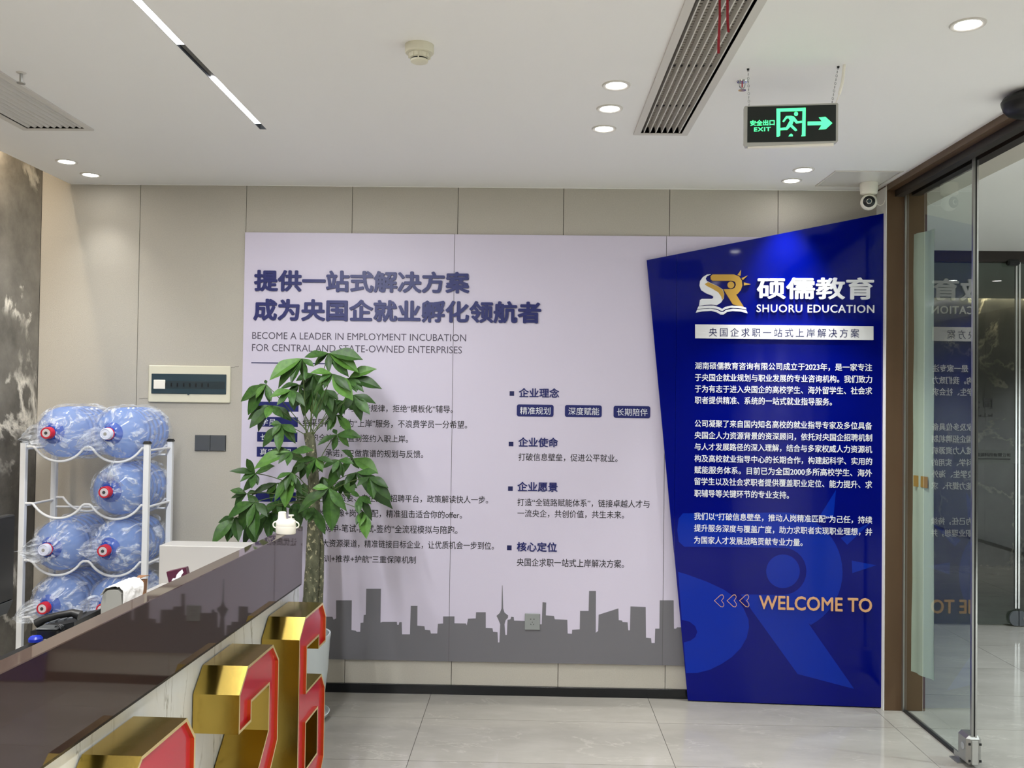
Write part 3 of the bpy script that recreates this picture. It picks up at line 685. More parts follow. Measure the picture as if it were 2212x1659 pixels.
# hairline cracks of the boards next to the breaker box
# ------------------------------------------------------------ lilac information board
LB = thing('information_board', (-.2, YW, .18), 'large lilac wall board with navy headings, black text and a grey city skyline', 'wall board')
zt, zb = 2.553, .183
for (u, v) in ((-1.607, -.4312), (-.4298, .7470), (.7484, 1.60)):
    obj('board_panel', MB().box((u, YL, zb), (v, YW - .0005, zt), ch=.0008), 'lilac', LB)
fl_ = lambda u, v, w: (u, YL - .0006 - w, v)
def ltext(s, x0, x1, y0, y1, m, bold=0.0, t=0.0, nm='printed_text', space=1.0, lift=0, split=False):
    a, b, c, d = box_on(x0, y0, x1, y1, YL)
    f = (lambda u, v, w: (u, YL - .0006 - lift - w, v))
    return text(nm, s, a, b, c, d, f, m, LB, bold, t, space, nm == 'heading_text')
def lrect(x0, x1, y0, y1, m, nm, t=.0008, r=0):
    a, b, c, d = box_on(x0, y0, x1, y1, YL)
    if r:
        lp = []
        for (cx, cz, s) in ((b - r, d - r, 0), (a + r, d - r, 1), (a + r, c + r, 2), (b - r, c + r, 3)):
            lp += [(cx + r * math.cos(q), cz + r * math.sin(q)) for q in [math.pi / 2 * (s + k / 5) for k in range(6)]]
        return obj(nm, MB().flat([lp], lambda u, v, w: (u, YL - w, v), t), m, LB)
    return obj(nm, MB().box((a, YL - t, c), (b, YL, d)), m, LB)
ltext('提供一站式解决方案', 549.5, 1014.5, 585, 632, 'head_blue', .034, .008, 'heading_text')
ltext('成为央国企就业孵化领航者', 547.8, 1169, 648, 696, 'head_blue', .034, .008, 'heading_text')
ltext('BECOME A LEADER IN EMPLOYMENT INCUBATION', 545, 1006.9, 719.8, 734.8, 'ink_grey', -.004)
ltext('FOR CENTRAL AND STATE-OWNED ENTERPRISES', 544.5, 997.8, 745.8, 761, 'ink_grey', -.004)
lrect(542.8, 754, 783.8, 786, 'ink_blue', 'rule_line')
lrect(541.8, 551.2, 837.3, 846.3, 'ink_blue', 'bullet_square')
for (x0, y0, y1) in ((558, 868, 889), (556.5, 901, 922), (555.5, 933.5, 954.5), (554.7, 965.5, 987), (552, 1063, 1084)):
    lrect(x0, x0 + 87, y0, y1, 'head_blue', 'label_box')
ltext('学员', 564, 596, 904.5, 919, 'wtext', 0, lift=.001)
ltext('长', 563, 578, 937, 951, 'wtext', 0, lift=.001)
ltext('真实透明', 562, 628, 969, 984, 'wtext', 0, lift=.001)
ltext('究', 703, 717, 875, 889.5, 'ink', .007); ltext('与', 752, 766, 875.3, 889.5, 'ink', .007)
ltext('考规律，拒绝“模板化”辅导。', 785, 978.4, 874.6, 891.5, 'ink', .007)
ltext('结果导向，只为“上岸”服务，不浪费学员一分希望。', 653.9, 1009, 906.5, 924, 'ink', .007)
ltext('跑全流程，直到签约入职上岸。', 673, 881.5, 938.5, 955.5, 'ink', .007)
ltext('承诺，只做靠谱的规划与反馈。', 703, 914.3, 971.5, 988.5, 'ink', .007)
ltext('资委、央企国企招聘平台，政策解读快人一步。', 733, 1054.5, 1069, 1086, 'ink', .007)
ltext('性', 690, 704, 1101, 1116, 'ink', .007)
ltext('像+岗位匹配，精准狙击适合你的offer。', 729, 998, 1101.5, 1119, 'ink', .007)
ltext('网申-笔试-面试-签约”全流程模拟与陪跑。', 700.8, 988.3, 1134, 1151.5, 'ink', .007)
ltext('大资源渠道，精准链接目标企业，让优质机会一步到位。', 696, 1067, 1167.6, 1185, 'ink', .007)
ltext('训+推荐+护航"三重保障机制', 699.7, 898.2, 1200, 1216, 'ink', .007)
for (x0, y0, x1, y1) in ((1100.8, 845.2, 1110.7, 854.9), (1098.8, 954.4, 1109, 964), (1097.4, 1050.6, 1107.7, 1060.6), (1095.2, 1178.2, 1105.2, 1188.5)):
    lrect(x0, x1, y0, y1, 'ink_blue', 'bullet_square')
for s, x0, x1, y0, y1 in (('企业理念', 1121, 1207.8, 838.3, 858.4), ('企业使命', 1119.6, 1205.5, 945, 965.7), ('企业愿景', 1117.7, 1204.7, 1041, 1062), ('核心定位', 1116.3, 1202.8, 1171, 1191.7)):
    ltext(s, x0, x1, y0, y1, 'head_blue', .02, .003, 'heading_text')
for (x0, y0, x1, y1, s, u0, u1) in ((1116.3, 874, 1195.8, 899.8, '精准规划', 1123.2, 1188.9), (1220.2, 875.2, 1299.8, 901, '深度赋能', 1227.7, 1294.3), (1325.3, 877, 1404.6, 903, '长期陪伴', 1332.5, 1398.8)):
    lrect(x0, x1, y0, y1, 'head_blue', 'label_box', .003, .012)
    ltext(s, u0, u1, y0 + 5.2, y1 - 4.6, 'wtext', .002, lift=.003)
ltext('打破信息壁垒，促进公平就业。', 1120, 1334, 980, 997.2, 'ink', .007)
ltext('打造“全链路赋能体系”，链接卓越人才与', 1117.7, 1403, 1078.3, 1095.5, 'ink', .007)
ltext('一流央企，共创价值，共生未来。', 1117.7, 1348, 1102, 1119, 'ink', .007)
ltext('央国企求职一站式上岸解决方案。', 1116.3, 1348, 1207.3, 1225, 'ink', .007)
sky = [(-400, 330), (-330, 330), (-330, 250), (-270, 250), (-270, 300), (-200, 300), (-200, 180), (-120, 180), (-120, 290), (-60, 290), (-60, 255), (50, 255), (57, 272), (72, 265), (72, 157), (166, 157), (164, 335), (190, 338), (195, 345), (216, 345), (218, 292), (235, 290), (237, 245), (249, 243), (252, 88), (340, 88), (337, 290), (350, 285), (435, 285), (437, 303), (446, 303), (450, 287), (464, 287), (466, 360), (513, 360), (518, 190), (558, 190), (557, 308), (600, 312), (603, 333), (634, 336), (638, 355), (676, 355), (680, 297), (711, 295), (711, 253), (779, 253), (779, 294), (848, 295), (852, 307), (860, 267), (906, 265), (908, 228), (966, 228), (966, 322), (1006, 324), (1010, 345), (1036, 347), (1039, 408), (1047, 408), (1052, 300), (1040, 270), (1030, 250), (1050, 232), (1060, 205), (1063, 68), (1066, 68), (1070, 205), (1078, 230), (1100, 248), (1098, 262), (1085, 275), (1078, 300), (1083, 363), (1092, 363), (1096, 273), (1113, 270), (1118, 255), (1133, 257), (1135, 278), (1195, 280), (1290, 300), (1300, 300), (1305, 168), (1327, 170), (1325, 247), (1373, 250), (1378, 270), (1453, 273), (1455, 355), (1480, 357), (1482, 333), (1527, 330), (1529, 220), (1580, 220), (1583, 101), (1624, 101), (1623, 350), (1637, 340), (1640, 243), (1758, 205), (1760, 275), (1780, 278), (1783, 286), (1813, 288), (1817, 336), (1827, 336), (1830, 193), (1921, 197), (1923, 380), (1953, 383), (1956, 412), (1975, 412), (1978, 326), (2003, 326), (2005, 157), (2088, 157), (2090, 326), (2103, 326), (2108, 318), (2240, 318)]
lp = []
for (zx, zy) in sky:
    q = wq(700 + zx / 2.765, 1240 + zy / 2.765, YL); lp.append((max(q[0], -1.606), q[1]))
lp = [p for i, p in enumerate(lp) if i == 0 or p != lp[i - 1]]
lp += [(lp[-1][0], zb + .0005), (lp[0][0], zb + .0005)]
obj('skyline_print', MB().flat([lp], lambda u, v, w: (u, YL - .0004 - w, v), .0004), 'skyline', LB)
for u in (-.4305, .7477): obj('panel_joint', MB().box((u - .0008, YL - .001, zb), (u + .0008, YL - .0003, zt)), 'gap', LB)
# ------------------------------------------------------------ blue panel
# the board stands slightly turned: its right end is nearer to the viewer
PO = Vector((.65, 5.105, 0)); PE = Vector((1.25, -.068, 0)).normalized(); PN = Vector((PE.y, -PE.x, 0))
YP = 5.105
def onP(px, py):
    d = ray(px, py); k = (PO - CAM).dot(PN) / d.dot(PN); p = CAM + d * k
    return (p - PO).dot(PE), p.z
def pf(u, v, w): return PO + PE * u + PN * w + Vector((0, 0, v))
BP = thing('slanted_signboard', (1.4, YP, 0), 'tall slanted glossy blue wall panel with white lettering and a gold emblem', 'wall board')
bq = onP
A_, B_, C_, D_ = bq(1397, 562), bq(1900, 461), bq(1896.5, 1519), bq(1486, 1507)
B_ = ((1.9085 - PO.x) / PE.x, B_[1])
sx = bq(1460, 800)[0]
tz = A_[1] + (B_[1] - A_[1]) * (sx - A_[0]) / (B_[0] - A_[0]); zlo = .006
thk = .017
fpb = lambda u, v, w: pf(u, v, -w)
dx = D_[0]
# left board: narrow slice with slanted edge; right board
tl = (sx - A_[0]) / (dx - A_[0]) if dx > A_[0] else 1
zl = A_[1] + (zlo - A_[1]) * (sx - A_[0]) / (dx - A_[0])
obj('board_panel', MB().flat([[(A_[0], A_[1]), (sx - .0006, zl + .0), (sx - .0006, tz)]], fpb, thk), 'blue', BP)
obj('board_panel', MB().flat([[(sx + .0006, tz), (sx + .0006, zl), (dx, zlo), (B_[0], zlo), (B_[0], B_[1])]], fpb, thk), 'blue', BP)
def btext(s, x0, x1, y0, y1, m, bold=0.0, t=0.0, nm='printed_text', lift=.0006, space=1.0):
    xm, ym = (x0 + x1) / 2, (y0 + y1) / 2
    a, b, c, d = onP(x0, ym)[0], onP(x1, ym)[0], onP(xm, y1)[1], onP(xm, y0)[1]
    return text(nm, s, a, b, c, d, lambda u, v, w: pf(u, v, lift + w), m, BP, bold, t, space, nm == 'sign_letters')
def bpoly(loops, m, nm, lift=.0, t=.004, tr=None):
    L = [[bq(*(tr(*q) if tr else q)) for q in l] for l in loops]
    return obj(nm, MB().flat(L, lambda u, v, w: pf(u, v, lift + w), t), m, BP)
z3 = lambda x, y: (1380 + x / 4.096, 450 + y / 4.096)
z5 = lambda x, y: (1440 + x / 4.046, 1150 + y / 4.046)
# watermark emblem (printed)
def arc(cx, cy, r, a0, a1, n): return [(cx + r * math.cos(math.radians(a0 + (a1 - a0) * k / n)), cy + r * math.sin(math.radians(a0 + (a1 - a0) * k / n))) for k in range(n + 1)]
bpoly([[(100, 345), (170, 365), (350, 430), (500, 500), (600, 570), (670, 660), (715, 760), (720, 830), (700, 920), (650, 1010), (570, 1090), (480, 1150), (380, 1200), (270, 1228), (170, 1230), (150, 962), (210, 945), (250, 915), (268, 870), (250, 820), (200, 780), (132, 765)]], 'blue2', 'printed_emblem', .0002, .0003, z5)
Rw = [(1475, 1109)] + arc(1691, 1236, 129, -90, 62, 22) + [(1746, 1346), (1845, 1488), (1723, 1456), (1625, 1320), (1600, 1284)] + arc(1691, 1234, 51, 90, -90, 14) + [(1478, 1181), (1466, 1170), (1463, 1145), (1466, 1120)]
bpoly([Rw], 'blue2', 'printed_emblem', .0002, .0003)
bpoly([arc(1691.4, 1234, 36.4, 0, 350, 30)], 'blue2', 'printed_emblem', .0002, .0003)
for tri in ([(1806, 1058), (1771, 1114), (1800, 1121)], [(1884, 1126), (1816, 1162), (1830, 1177)], [(1840, 1211), (1893, 1221), (1841, 1238)]):
    bpoly([tri], 'blue2', 'printed_emblem', .0002, .0003)
# raised emblem
S_ = [(638, 585), (600, 588), (565, 610), (540, 645), (535, 685), (550, 725), (590, 752), (650, 775), (658, 785), (655, 797), (640, 803), (555, 803), (540, 812), (531, 866), (580, 856), (640, 853), (690, 858), (725, 835), (748, 800), (753, 760), (740, 720), (700, 692), (640, 665), (600, 645), (590, 625), (600, 603)]
bpoly([S_], 'wtext', 'emblem_letter', .0, .010, z3)
bpoly([[(610, 655), (700, 694), (738, 722), (751, 760), (746, 798), (735, 815), (725, 780), (700, 745), (650, 715), (600, 690), (580, 672)]], 'gold_logo', 'emblem_letter', .010, .0012, z3)
R_ = [(650, 587), (840, 587), (885, 605), (908, 640), (913, 685), (900, 725), (875, 755), (858, 765), (925, 872), (830, 852), (745, 717), (820, 717), (845, 705), (857, 680), (850, 655), (830, 643), (650, 643), (635, 630), (633, 602)]
bpoly([R_], 'gold_logo', 'emblem_letter', 0, .010, z3)
bpoly([arc(812, 680, 30, 0, 345, 24)], 'gold_logo', 'emblem_dot', 0, .010, z3)
for tri in ([(902, 547), (872, 590), (897, 600)], [(962, 595), (907, 620), (917, 637)], [(988, 673), (927, 657), (927, 685)]):
    bpoly([tri], 'gold_logo', 'emblem_ray', 0, .010, z3)
bpoly([[(515, 895), (525, 870), (600, 862), (660, 862), (712, 878), (735, 892), (760, 874), (820, 862), (900, 867), (945, 880), (950, 897), (880, 884), (810, 882), (765, 893), (740, 909), (725, 908), (690, 890), (620, 884), (560, 888)]], 'wtext', 'emblem_book', 0, .010, z3)
bpoly([[(503, 924), (513, 900), (560, 893), (630, 889), (690, 899), (724, 918), (744, 918), (770, 901), (830, 890), (900, 894), (950, 906), (960, 930), (900, 915), (830, 910), (780, 918), (748, 940), (720, 940), (690, 922), (640, 908), (560, 913)]], 'wtext', 'emblem_book', 0, .010, z3)
btext('硕儒教育', 1634.4, 1887, 599.4, 647, 'wtext', .024, .010, 'sign_letters', 0)
btext('SHUORU EDUCATION', 1633.9, 1887.8, 658.5, 675.4, 'wtext', .007, .008, 'sign_letters', 0, 1.1)
bpoly([[(1501.3, 701), (1885.4, 705), (1885.4, 735), (1501.3, 731)]], 'wbar', 'slogan_bar', 0, .012)
btext('央国企求职一站式上岸解决方案', 1530.6, 1854.4, 709.5, 728.5, 'ink_blue', -.002, .0, 'printed_text', .0128, 1.4)
BL = ['湖南硕儒教育咨询有限公司成立于2023年，是一家专注', '于央国企就业规划与职业发展的专业咨询机构。我们致力', '于为有志于进入央国企的高校学生、海外留学生、社会求', '职者提供精准、系统的一站式就业指导服务。',
      '公司凝聚了来自国内知名高校的就业指导专家及多位具备', '央国企人力资源背景的资深顾问，依托对央国企招聘机制', '与人才发展路径的深入理解，结合与多家权威人力资源机', '构及高校就业指导中心的长期合作，构建起科学、实用的', '赋能服务体系。目前已为全国2000多所高校学生、海外', '留学生以及社会求职者提供覆盖职业定位、能力提升、求', '职辅导等关键环节的专业支持。',
      '我们以“打破信息壁垒，推动人岗精准匹配”为己任，持续', '提升服务深度与覆盖广度，助力求职者实现职业理想，并', '为国家人才发展战略贡献专业力量。']
BY = [106, 190, 272, 352, 522, 607, 690, 775, 857, 940, 1020, 1192, 1277, 1357]
BXR = {3: 1185, 10: 877, 13: 975}
for i, (s, zy) in enumerate(zip(BL, BY)):
    x0 = 1440 + (203 - (zy - 106) * .0055) / 3.319; x1 = 1440 + BXR.get(i, 1473) / 3.319; yc = 760 + zy / 3.319
    btext(s, x0, x1, yc - 8.2, yc + 8.2, 'wtext', .011, .002, 'raised_lettering', 0)
btext('WELCOME TO', 1639, 1883, 1289, 1319, 'peach', .012, .008, 'sign_letters', 0)
for k in range(3):
    ox = k * 110
    hp = [(415, 597), (470, 545), (490, 543), (500, 560), (498, 575), (482, 597), (500, 620), (502, 640), (490, 655), (470, 650)]
    ip = [(421, 597), (472, 550), (488, 548), (496, 561), (494, 573), (477, 597), (496, 622), (498, 638), (488, 650), (472, 645)]
    bpoly([[(a + ox, b) for a, b in hp], [(a + ox, b) for a, b in ip]], 'peach', 'arrow_outline', 0, .001, z5)
# ------------------------------------------------------------ reception desk
dth = .0304
def dX(y): return -1.025 + dth * (y - 1.788)
DU = Vector((dth, 1, 0)).normalized(); DN = Vector((DU.y, -DU.x, 0))  # along, outward (+x)
D0 = Vector((dX(3.93), 3.93, 0))
def dsk(s, o, z): return D0 + DU * s + DN * o + Vector((0, 0, z))   # s: along (0 = far end, negative towards camera), o: outward
def dbox(mb, s0, s1, o0, o1, z0, z1, ch=0.0):
    T = Matrix((DN, DU, Vector((0, 0, 1)))).transposed().to_4x4(); T.translation = D0
    return mb.box((o0, s0, z0), (o1, s1, z1), T, ch)
RD = thing('reception_desk', D0, 'reception desk with glossy brown top panel over a white marble front', 'reception desk')
obj('lacquered_panel', dbox(MB(), -3.4, 0, -.055, 0, .838, 1.08, .002), 'lacquer', RD)
obj('marble_front', dbox(MB(), -3.4, .09, -.10, -.036, .0, .838), 'marble_white', RD)
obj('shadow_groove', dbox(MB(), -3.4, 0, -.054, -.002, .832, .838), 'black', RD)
obj('worktop', dbox(MB(), -.96, -.02, -.6, -.056, .79, .83, .002), 'wood', RD)
obj('dark_worktop', dbox(MB(), -2.6, -.97, -.62, -.056, .78, .822, .002), 'black', RD)
obj('worktop_edge', dbox(MB(), -.966, -.96, -.62, -.056, .79, .832), 'alum', RD)
obj('end_panel', dbox(MB(), -.02, .115, -.615, -.056, 0, .99, .003), 'wood', RD)
obj('inner_cabinet', dbox(MB(), -3.0, -.05, -.58, -.1, 0, .78), 'wood', RD)
# ------------------------------------------------------------ gold numerals
def inset(loop, d):
    n = len(loop); out = []
    for i in range(n):
        p0, p1, p2 = Vector(loop[i - 1]), Vector(loop[i]), Vector(loop[(i + 1) % n])
        a = (p1 - p0).normalized(); b = (p2 - p1).normalized()
        na = Vector((-a.y, a.x)); nb = Vector((-b.y, b.x)); k = 1 + na.dot(nb)
        out.append(tuple(p1 + (na + nb) * (d / max(k, .3))))
    return out
def area2(l): return sum(l[i - 1][0] * l[i][1] - l[i][0] * l[i - 1][1] for i in range(len(l))) / 2
def numeral(y0, w_, loops, label, name):
    # u along depth from near edge, v = height
    xf = lambda y: -.8476 + dth * (y - 3.908)
    org = Vector((xf(y0), y0, 0))
    f3 = lambda u, v, w: org + DU * u + DN * w + Vector((0, 0, v))
    L = [l if (area2(l) > 0) == (i == 0) else l[::-1] for i, l in enumerate(loops)]
    t = thing(name, org, label, 'numeral', None)
    th, rim, rec = .1443, .009, .011
    shell = MB()
    for l in L:
        n = len(l)
        shell.add([f3(a, b, -th) for a, b in l] + [f3(a, b, 0) for a, b in l], [(i, (i + 1) % n, n + (i + 1) % n, n + i) for i in range(n)])
    tri = tessellate_polygon([[Vector((a, b, 0)) for a, b in l] for l in L]); allp = [p for l in L for p in l]
    shell.add([f3(a, b, -th) for a, b in allp], [tuple(x) for x in tri])
    obj('gold_shell', shell, 'gold', t)
    I = [inset(l, rim) for l in L]
    rm = MB()
    for l, q in zip(L, I):
        n = len(l); rm.add([f3(a, b, 0) for a, b in l] + [f3(a, b, 0) for a, b in q], [(i, (i + 1) % n, n + (i + 1) % n, n + i) for i in range(n)])
    obj('gold_rim', rm, 'rim', t)
    rw = MB()
    for q in I:
        n = len(q); rw.add([f3(a, b, 0) for a, b in q] + [f3(a, b, -rec) for a, b in q], [(i, (i + 1) % n, n + (i + 1) % n, n + i) for i in range(n)])
    obj('inner_return', rw, 'red_reflect', t)
    tri = tessellate_polygon([[Vector((a, b, 0)) for a, b in l] for l in I]); allp = [p for l in I for p in l]
    obj('red_face', MB().add([f3(a, b, -rec) for a, b in allp], [tuple(x) for x in tri]), 'red', t)
    obj('foot_plinth', MB().add([f3(u, v, w) for u in (.03, w_ - .03) for v in (0, .056) for w in (-th + .01, -.01)], [(0, 1, 3, 2), (4, 6, 7, 5), (0, 4, 5, 1), (2, 3, 7, 6), (0, 2, 6, 4), (1, 5, 7, 3)]), 'gold', t)
    return t
zT, cH, zB, Wd = .778, .068, .055, .405
six = [[(0, zB + cH), (cH, zB), (Wd - cH, zB), (Wd, zB + cH), (Wd, .415), (Wd - .06, .483), (.113, .483), (.113, .652), (.285, .652), (.285, .602), (Wd, .602), (Wd, zT - cH), (Wd - .06, zT), (.08, zT), (0, zT - cH)],
       [(.113, .18), (.113, .358), (.285, .358), (.285, .18)]]
numeral(3.497, Wd, six, 'gold and red numeral six, furthest from the camera beside the potted plant', 'numeral_six')
two = [[(0, zB), (Wd, zB), (Wd, .175), (.15, .175), (Wd, .43), (Wd, zT - cH), (Wd - .07, zT), (.075, zT), (0, zT - cH), (0, .59), (.118, .59), (.118, .652), (.295, .652), (.295, .50), (0, .24)]]
numeral(2.838, Wd + .01, two, 'gold and red numeral two standing between the six and the zero', 'numeral_two')
zero = [[(0, zB + cH), (cH, zB), (Wd - cH, zB), (Wd, zB + cH), (Wd, zT - cH), (Wd - .06, zT), (.08, zT), (0, zT - cH)], [(.115, .18), (.115, .652), (.29, .652), (.29, .18)]]
numeral(2.09, Wd + .02, zero, 'gold and red numeral zero nearest the camera, only its chamfered top in view', 'numeral_zero')
# ------------------------------------------------------------ things on the desk
def pt(px, py, y): return onY(px, py, y)
# white tumbler on ledge
b0 = pt(617.5, 1152, 3.70); zb_ = 1.0805
t = thing('drinking_bottle', (b0.x, 3.70, zb_), 'white plastic drinking bottle with two handles on the brown desk ledge', 'bottle')
T = Matrix.Translation((b0.x, 3.70, zb_)) @ Matrix.Diagonal((1.0, .62, 1, 1))
h1 = .058
obj('body', MB().lathe([(0, 0), (.037, 0), (.04, .004), (.0405, .03), (.0395, .0305), (.0405, .032), (.0395, h1 - .006), (.034, h1), (0, h1 + .001)], 36, T), 'white_gloss', t)
T2 = Matrix.Translation((b0.x - .016, 3.70, zb_ + h1)); obj('spout_cap', MB().lathe([(.018, 0), (.0165, .004), (.0155, .028), (.012, .031), (0, .031)], 28, T2), 'white_gloss', t)
T3 = Matrix.Translation((b0.x + .02, 3.70, zb_ + h1)); obj('button_stem', MB().lathe([(.013, 0), (.013, .004), (.004, .006), (.004, .015), (0, .015)], 20, T3), 'white_gloss', t)
obj('push_button', MB().lathe([(.0, .014), (.011, .0145), (.011, .019), (0, .02)], 20, T3), 'white_gloss', t)
for s in (-1, 1):
    c = Vector((b0.x + s * .040, 3.70, zb_ + .036)); obj('handle', MB().tube([c + Vector((s * .012 * math.sin(a), 0, .012 * math.cos(a))) for a in [math.pi * k / 10 for k in range(11)]], .0028, 8), 'white_gloss', t)
# tissue holder
wz = .8305
b0 = pt(256, 1300, 3.25)
t = thing('tissue_holder', (b0.x, 3.27, wz), 'grey arched holder with a white paper sheet draped over it on the white worktop', 'tissue holder')
prof = [(-.07, 0), (-.072, .07), (-.06, .105), (-.03, .118), (.03, .118), (.055, .105), (.062, .07), (.062, 0)]
mb = MB(); X0 = b0.x
mb.flat([prof[::-1]], lambda u, v, w: (X0 + u * .55, 3.20 + w, wz + v), .14); obj('holder_body', mb, 'grey_felt', t)
mb = MB(); nu, nv = 18, 14; path = [(-.062, .098), (-.04, .121), (0, .127), (.04, .124), (.062, .108), (.070, .08), (.073, .045)]
def pth(s):
    s *= len(path) - 1; i = min(int(s), len(path) - 2); f = s - i
    return path[i][0] * (1 - f) + path[i + 1][0] * f, path[i][1] * (1 - f) + path[i + 1][1] * f
vs = []
for i in range(nu + 1):
    for j in range(nv + 1):
        a, b = pth(i / nu); nz = noise.noise(Vector((i * .5, j * .6, 3))) * .005
        vs.append((X0 + a * .62 + nz, 3.185 + .165 * j / nv + .02 * math.sin(i / 5), wz + b + abs(nz) + .002))
n0 = len(vs); vs += [(x, y, z + .0015) for x, y, z in vs]
q = [(i * (nv + 1) + j, (i + 1) * (nv + 1) + j, (i + 1) * (nv + 1) + j + 1, i * (nv + 1) + j + 1) for i in range(nu) for j in range(nv)]
fs = q + [tuple(k + n0 for k in f[::-1]) for f in q]
mb.add(vs, fs, True); obj('paper_sheet', mb, 'paper_w', t)
# brown folded card
b0 = pt(303, 1270, 3.62); X0 = b0.x
t = thing('card_holder', (X0, 3.62, wz), 'small brown folded card standing behind the draped paper', 'card')
obj('card_body', MB().add([(X0 - .02, 3.6, wz), (X0 + .02, 3.6, wz), (X0 + .022, 3.6, wz + .075), (X0 - .022, 3.6, wz + .07), (X0 - .02, 3.63, wz), (X0 + .02, 3.63, wz), (X0 + .022, 3.635, wz + .075), (X0 - .022, 3.635, wz + .07)],
    [(0, 1, 2, 3), (7, 6, 5, 4), (0, 4, 5, 1), (1, 5, 6, 2), (2, 6, 7, 3), (3, 7, 4, 0)]), 'brown_card', t)
obj('card_flap', MB().add([(X0 - .022, 3.6, wz + .07), (X0 + .028, 3.6, wz + .09), (X0 + .03, 3.63, wz + .088), (X0 - .015, 3.64, wz + .085), (X0 - .022, 3.6, wz + .072), (X0 + .028, 3.6, wz + .092), (X0 + .03, 3.63, wz + .09), (X0 - .015, 3.64, wz + .087)],
    [(3, 2, 1, 0), (4, 5, 6, 7), (0, 1, 5, 4), (1, 2, 6, 5), (2, 3, 7, 6), (3, 0, 4, 7)]), 'brown_card', t)
# purple box
b0 = pt(396, 1240, 3.68)
t = thing('purple_box', (b0.x, 3.68, wz), 'dark purple carton with a white emblem leaning behind the desk ledge', 'box')
T = Matrix.Translation((b0.x, 3.68, wz)) @ Matrix.Rotation(math.radians(-14), 4, 'Y')
ph = pt(396, 1228, 3.68).z - wz
obj('carton', MB().box((-.04, -.012, .011), (.04, .02, ph), T, .002), 'purple', t)
em = [(-.026, .55), (-.018, .62), (-.008, .60), (.0, .72), (.012, .80), (.026, .86), (.028, .74), (.018, .66), (.012, .58), (.0, .56), (-.008, .48), (-.018, .50)]
obj('white_emblem', MB().flat([[(a, ph * (b + .1)) for a, b in em]], lambda u, v, w: tuple(T @ Vector((u, -.0122 - w, v))), .0006), 'wtext', t)
# telephone
b0 = pt(150, 1350, 3.12); X0 = b0.x
t = thing('telephone', (X0, 3.12, wz), 'black desk telephone with raised handset on the white worktop', 'telephone')
def wedge(x0, x1, y0, y1, z0, za, zb2):
    return MB().add([(x0, y0, z0), (x1, y0, z0), (x1, y1, z0), (x0, y1, z0), (x0, y0, za), (x1, y0, zb2), (x1, y1, zb2), (x0, y1, za)], [(3, 2, 1, 0), (4, 5, 6, 7), (0, 1, 5, 4), (1, 2, 6, 5), (2, 3, 7, 6), (3, 0, 4, 7)])
obj('phone_base', wedge(X0 - .09, X0 + .055, 3.04, 3.24, wz, wz + .012, wz + .045), 'black', t)
hs = MB().tube([(X0 - .085, 3.07, wz + .03), (X0 - .06, 3.07, wz + .045), (X0 - .01, 3.07, wz + .06), (X0 + .035, 3.07, wz + .068), (X0 + .06, 3.07, wz + .06)], [.016, .013, .011, .013, .017], 12)
obj('handset', hs, 'black', t)
for k in range(3): obj('key_row', wedge(X0 - .07 + .03 * k, X0 - .05 + .03 * k, 3.12, 3.22, wz + .02, wz + .024 + .006 * k, wz + .028 + .006 * k), 'anth', t)
obj('curly_cord', MB().tube([(X0 + .02 + .012 * math.cos(a * 3), 3.0 + .004 * a, wz + .03 + .012 * math.sin(a * 3)) for a in [k * .25 for k in range(26)]], .002, 6), 'black', t)
# earphones / white loops
b0 = pt(166, 1357, 3.02)
t = thing('earphones', (b0.x, 3.02, wz), 'small white and black looped earphones beside the telephone', 'earphones')
for k in (0, 1):
    c = Vector((b0.x - .012 + .03 * k, 3.0, wz + .018))
    obj('ear_hook', MB().tube([c + Vector((.014 * math.cos(a), .0, .014 * math.sin(a))) for a in [math.pi * (.1 + .16 * j) for j in range(10)]], .0022, 8), ('black', 'white_gloss')[k], t)
    obj('ear_bud', MB().lathe([(0, -.008), (.008, -.005), (.009, .002), (0, .008)], 12, Matrix.Translation(c + Vector((-.004, -.004, -.009)))), 'white_gloss', t)
# black box and blue tape
b0 = pt(106, 1372, 3.0)
t = thing('black_box', (b0.x, 3.0, wz), 'low black box at the left end of the white worktop', 'box')
obj('box_body', MB().box((b0.x - .035, 2.985, wz + .0005), (b0.x + .03, 3.035, wz + .03), ch=.003), 'black', t)
obj('box_lid', MB().box((b0.x - .037, 2.983, wz + .03), (b0.x + .032, 3.037, wz + .036), ch=.002), 'bezel', t)
b1 = pt(84, 1384, 2.985)
obj('plastic_lid', MB().lathe([(.0, .0), (.022, 0), (.022, .009), (.016, .016), (0, .018)], 20, Matrix.Translation((b1.x, 2.955 + .01, wz))), 'blue_pen', None, 'small blue plastic lid in front of the low black box', 'lid')
# monitor at the left edge
XM = -1.62
t = thing('computer_monitor', (XM, 2.65, .822), 'black computer monitor seen edge on at the left side of the frame', 'monitor')
def mz(py): return pt(28, py, 2.9).z
obj('screen_panel', MB().box((XM - .03, 2.35, mz(1294)), (XM, 2.895, mz(1110)), ch=.004), 'screen', t)
obj('chin_bezel', MB().add([(XM - .034, 2.35, mz(1318)), (XM + .002, 2.35, mz(1318)), (XM + .002, 2.86, mz(1318)), (XM - .034, 2.86, mz(1318)), (XM - .034, 2.35, mz(1294)), (XM + .002, 2.35, mz(1294)), (XM + .002, 2.89, mz(1294)), (XM - .034, 2.89, mz(1294))], [(3, 2, 1, 0), (4, 5, 6, 7), (0, 1, 5, 4), (1, 2, 6, 5), (2, 3, 7, 6), (3, 0, 4, 7)]), 'bezel', t)
obj('stand_block', MB().box((XM - .08, 2.45, .822), (XM - .004, 2.85, mz(1316)), ch=.02), 'black', t)
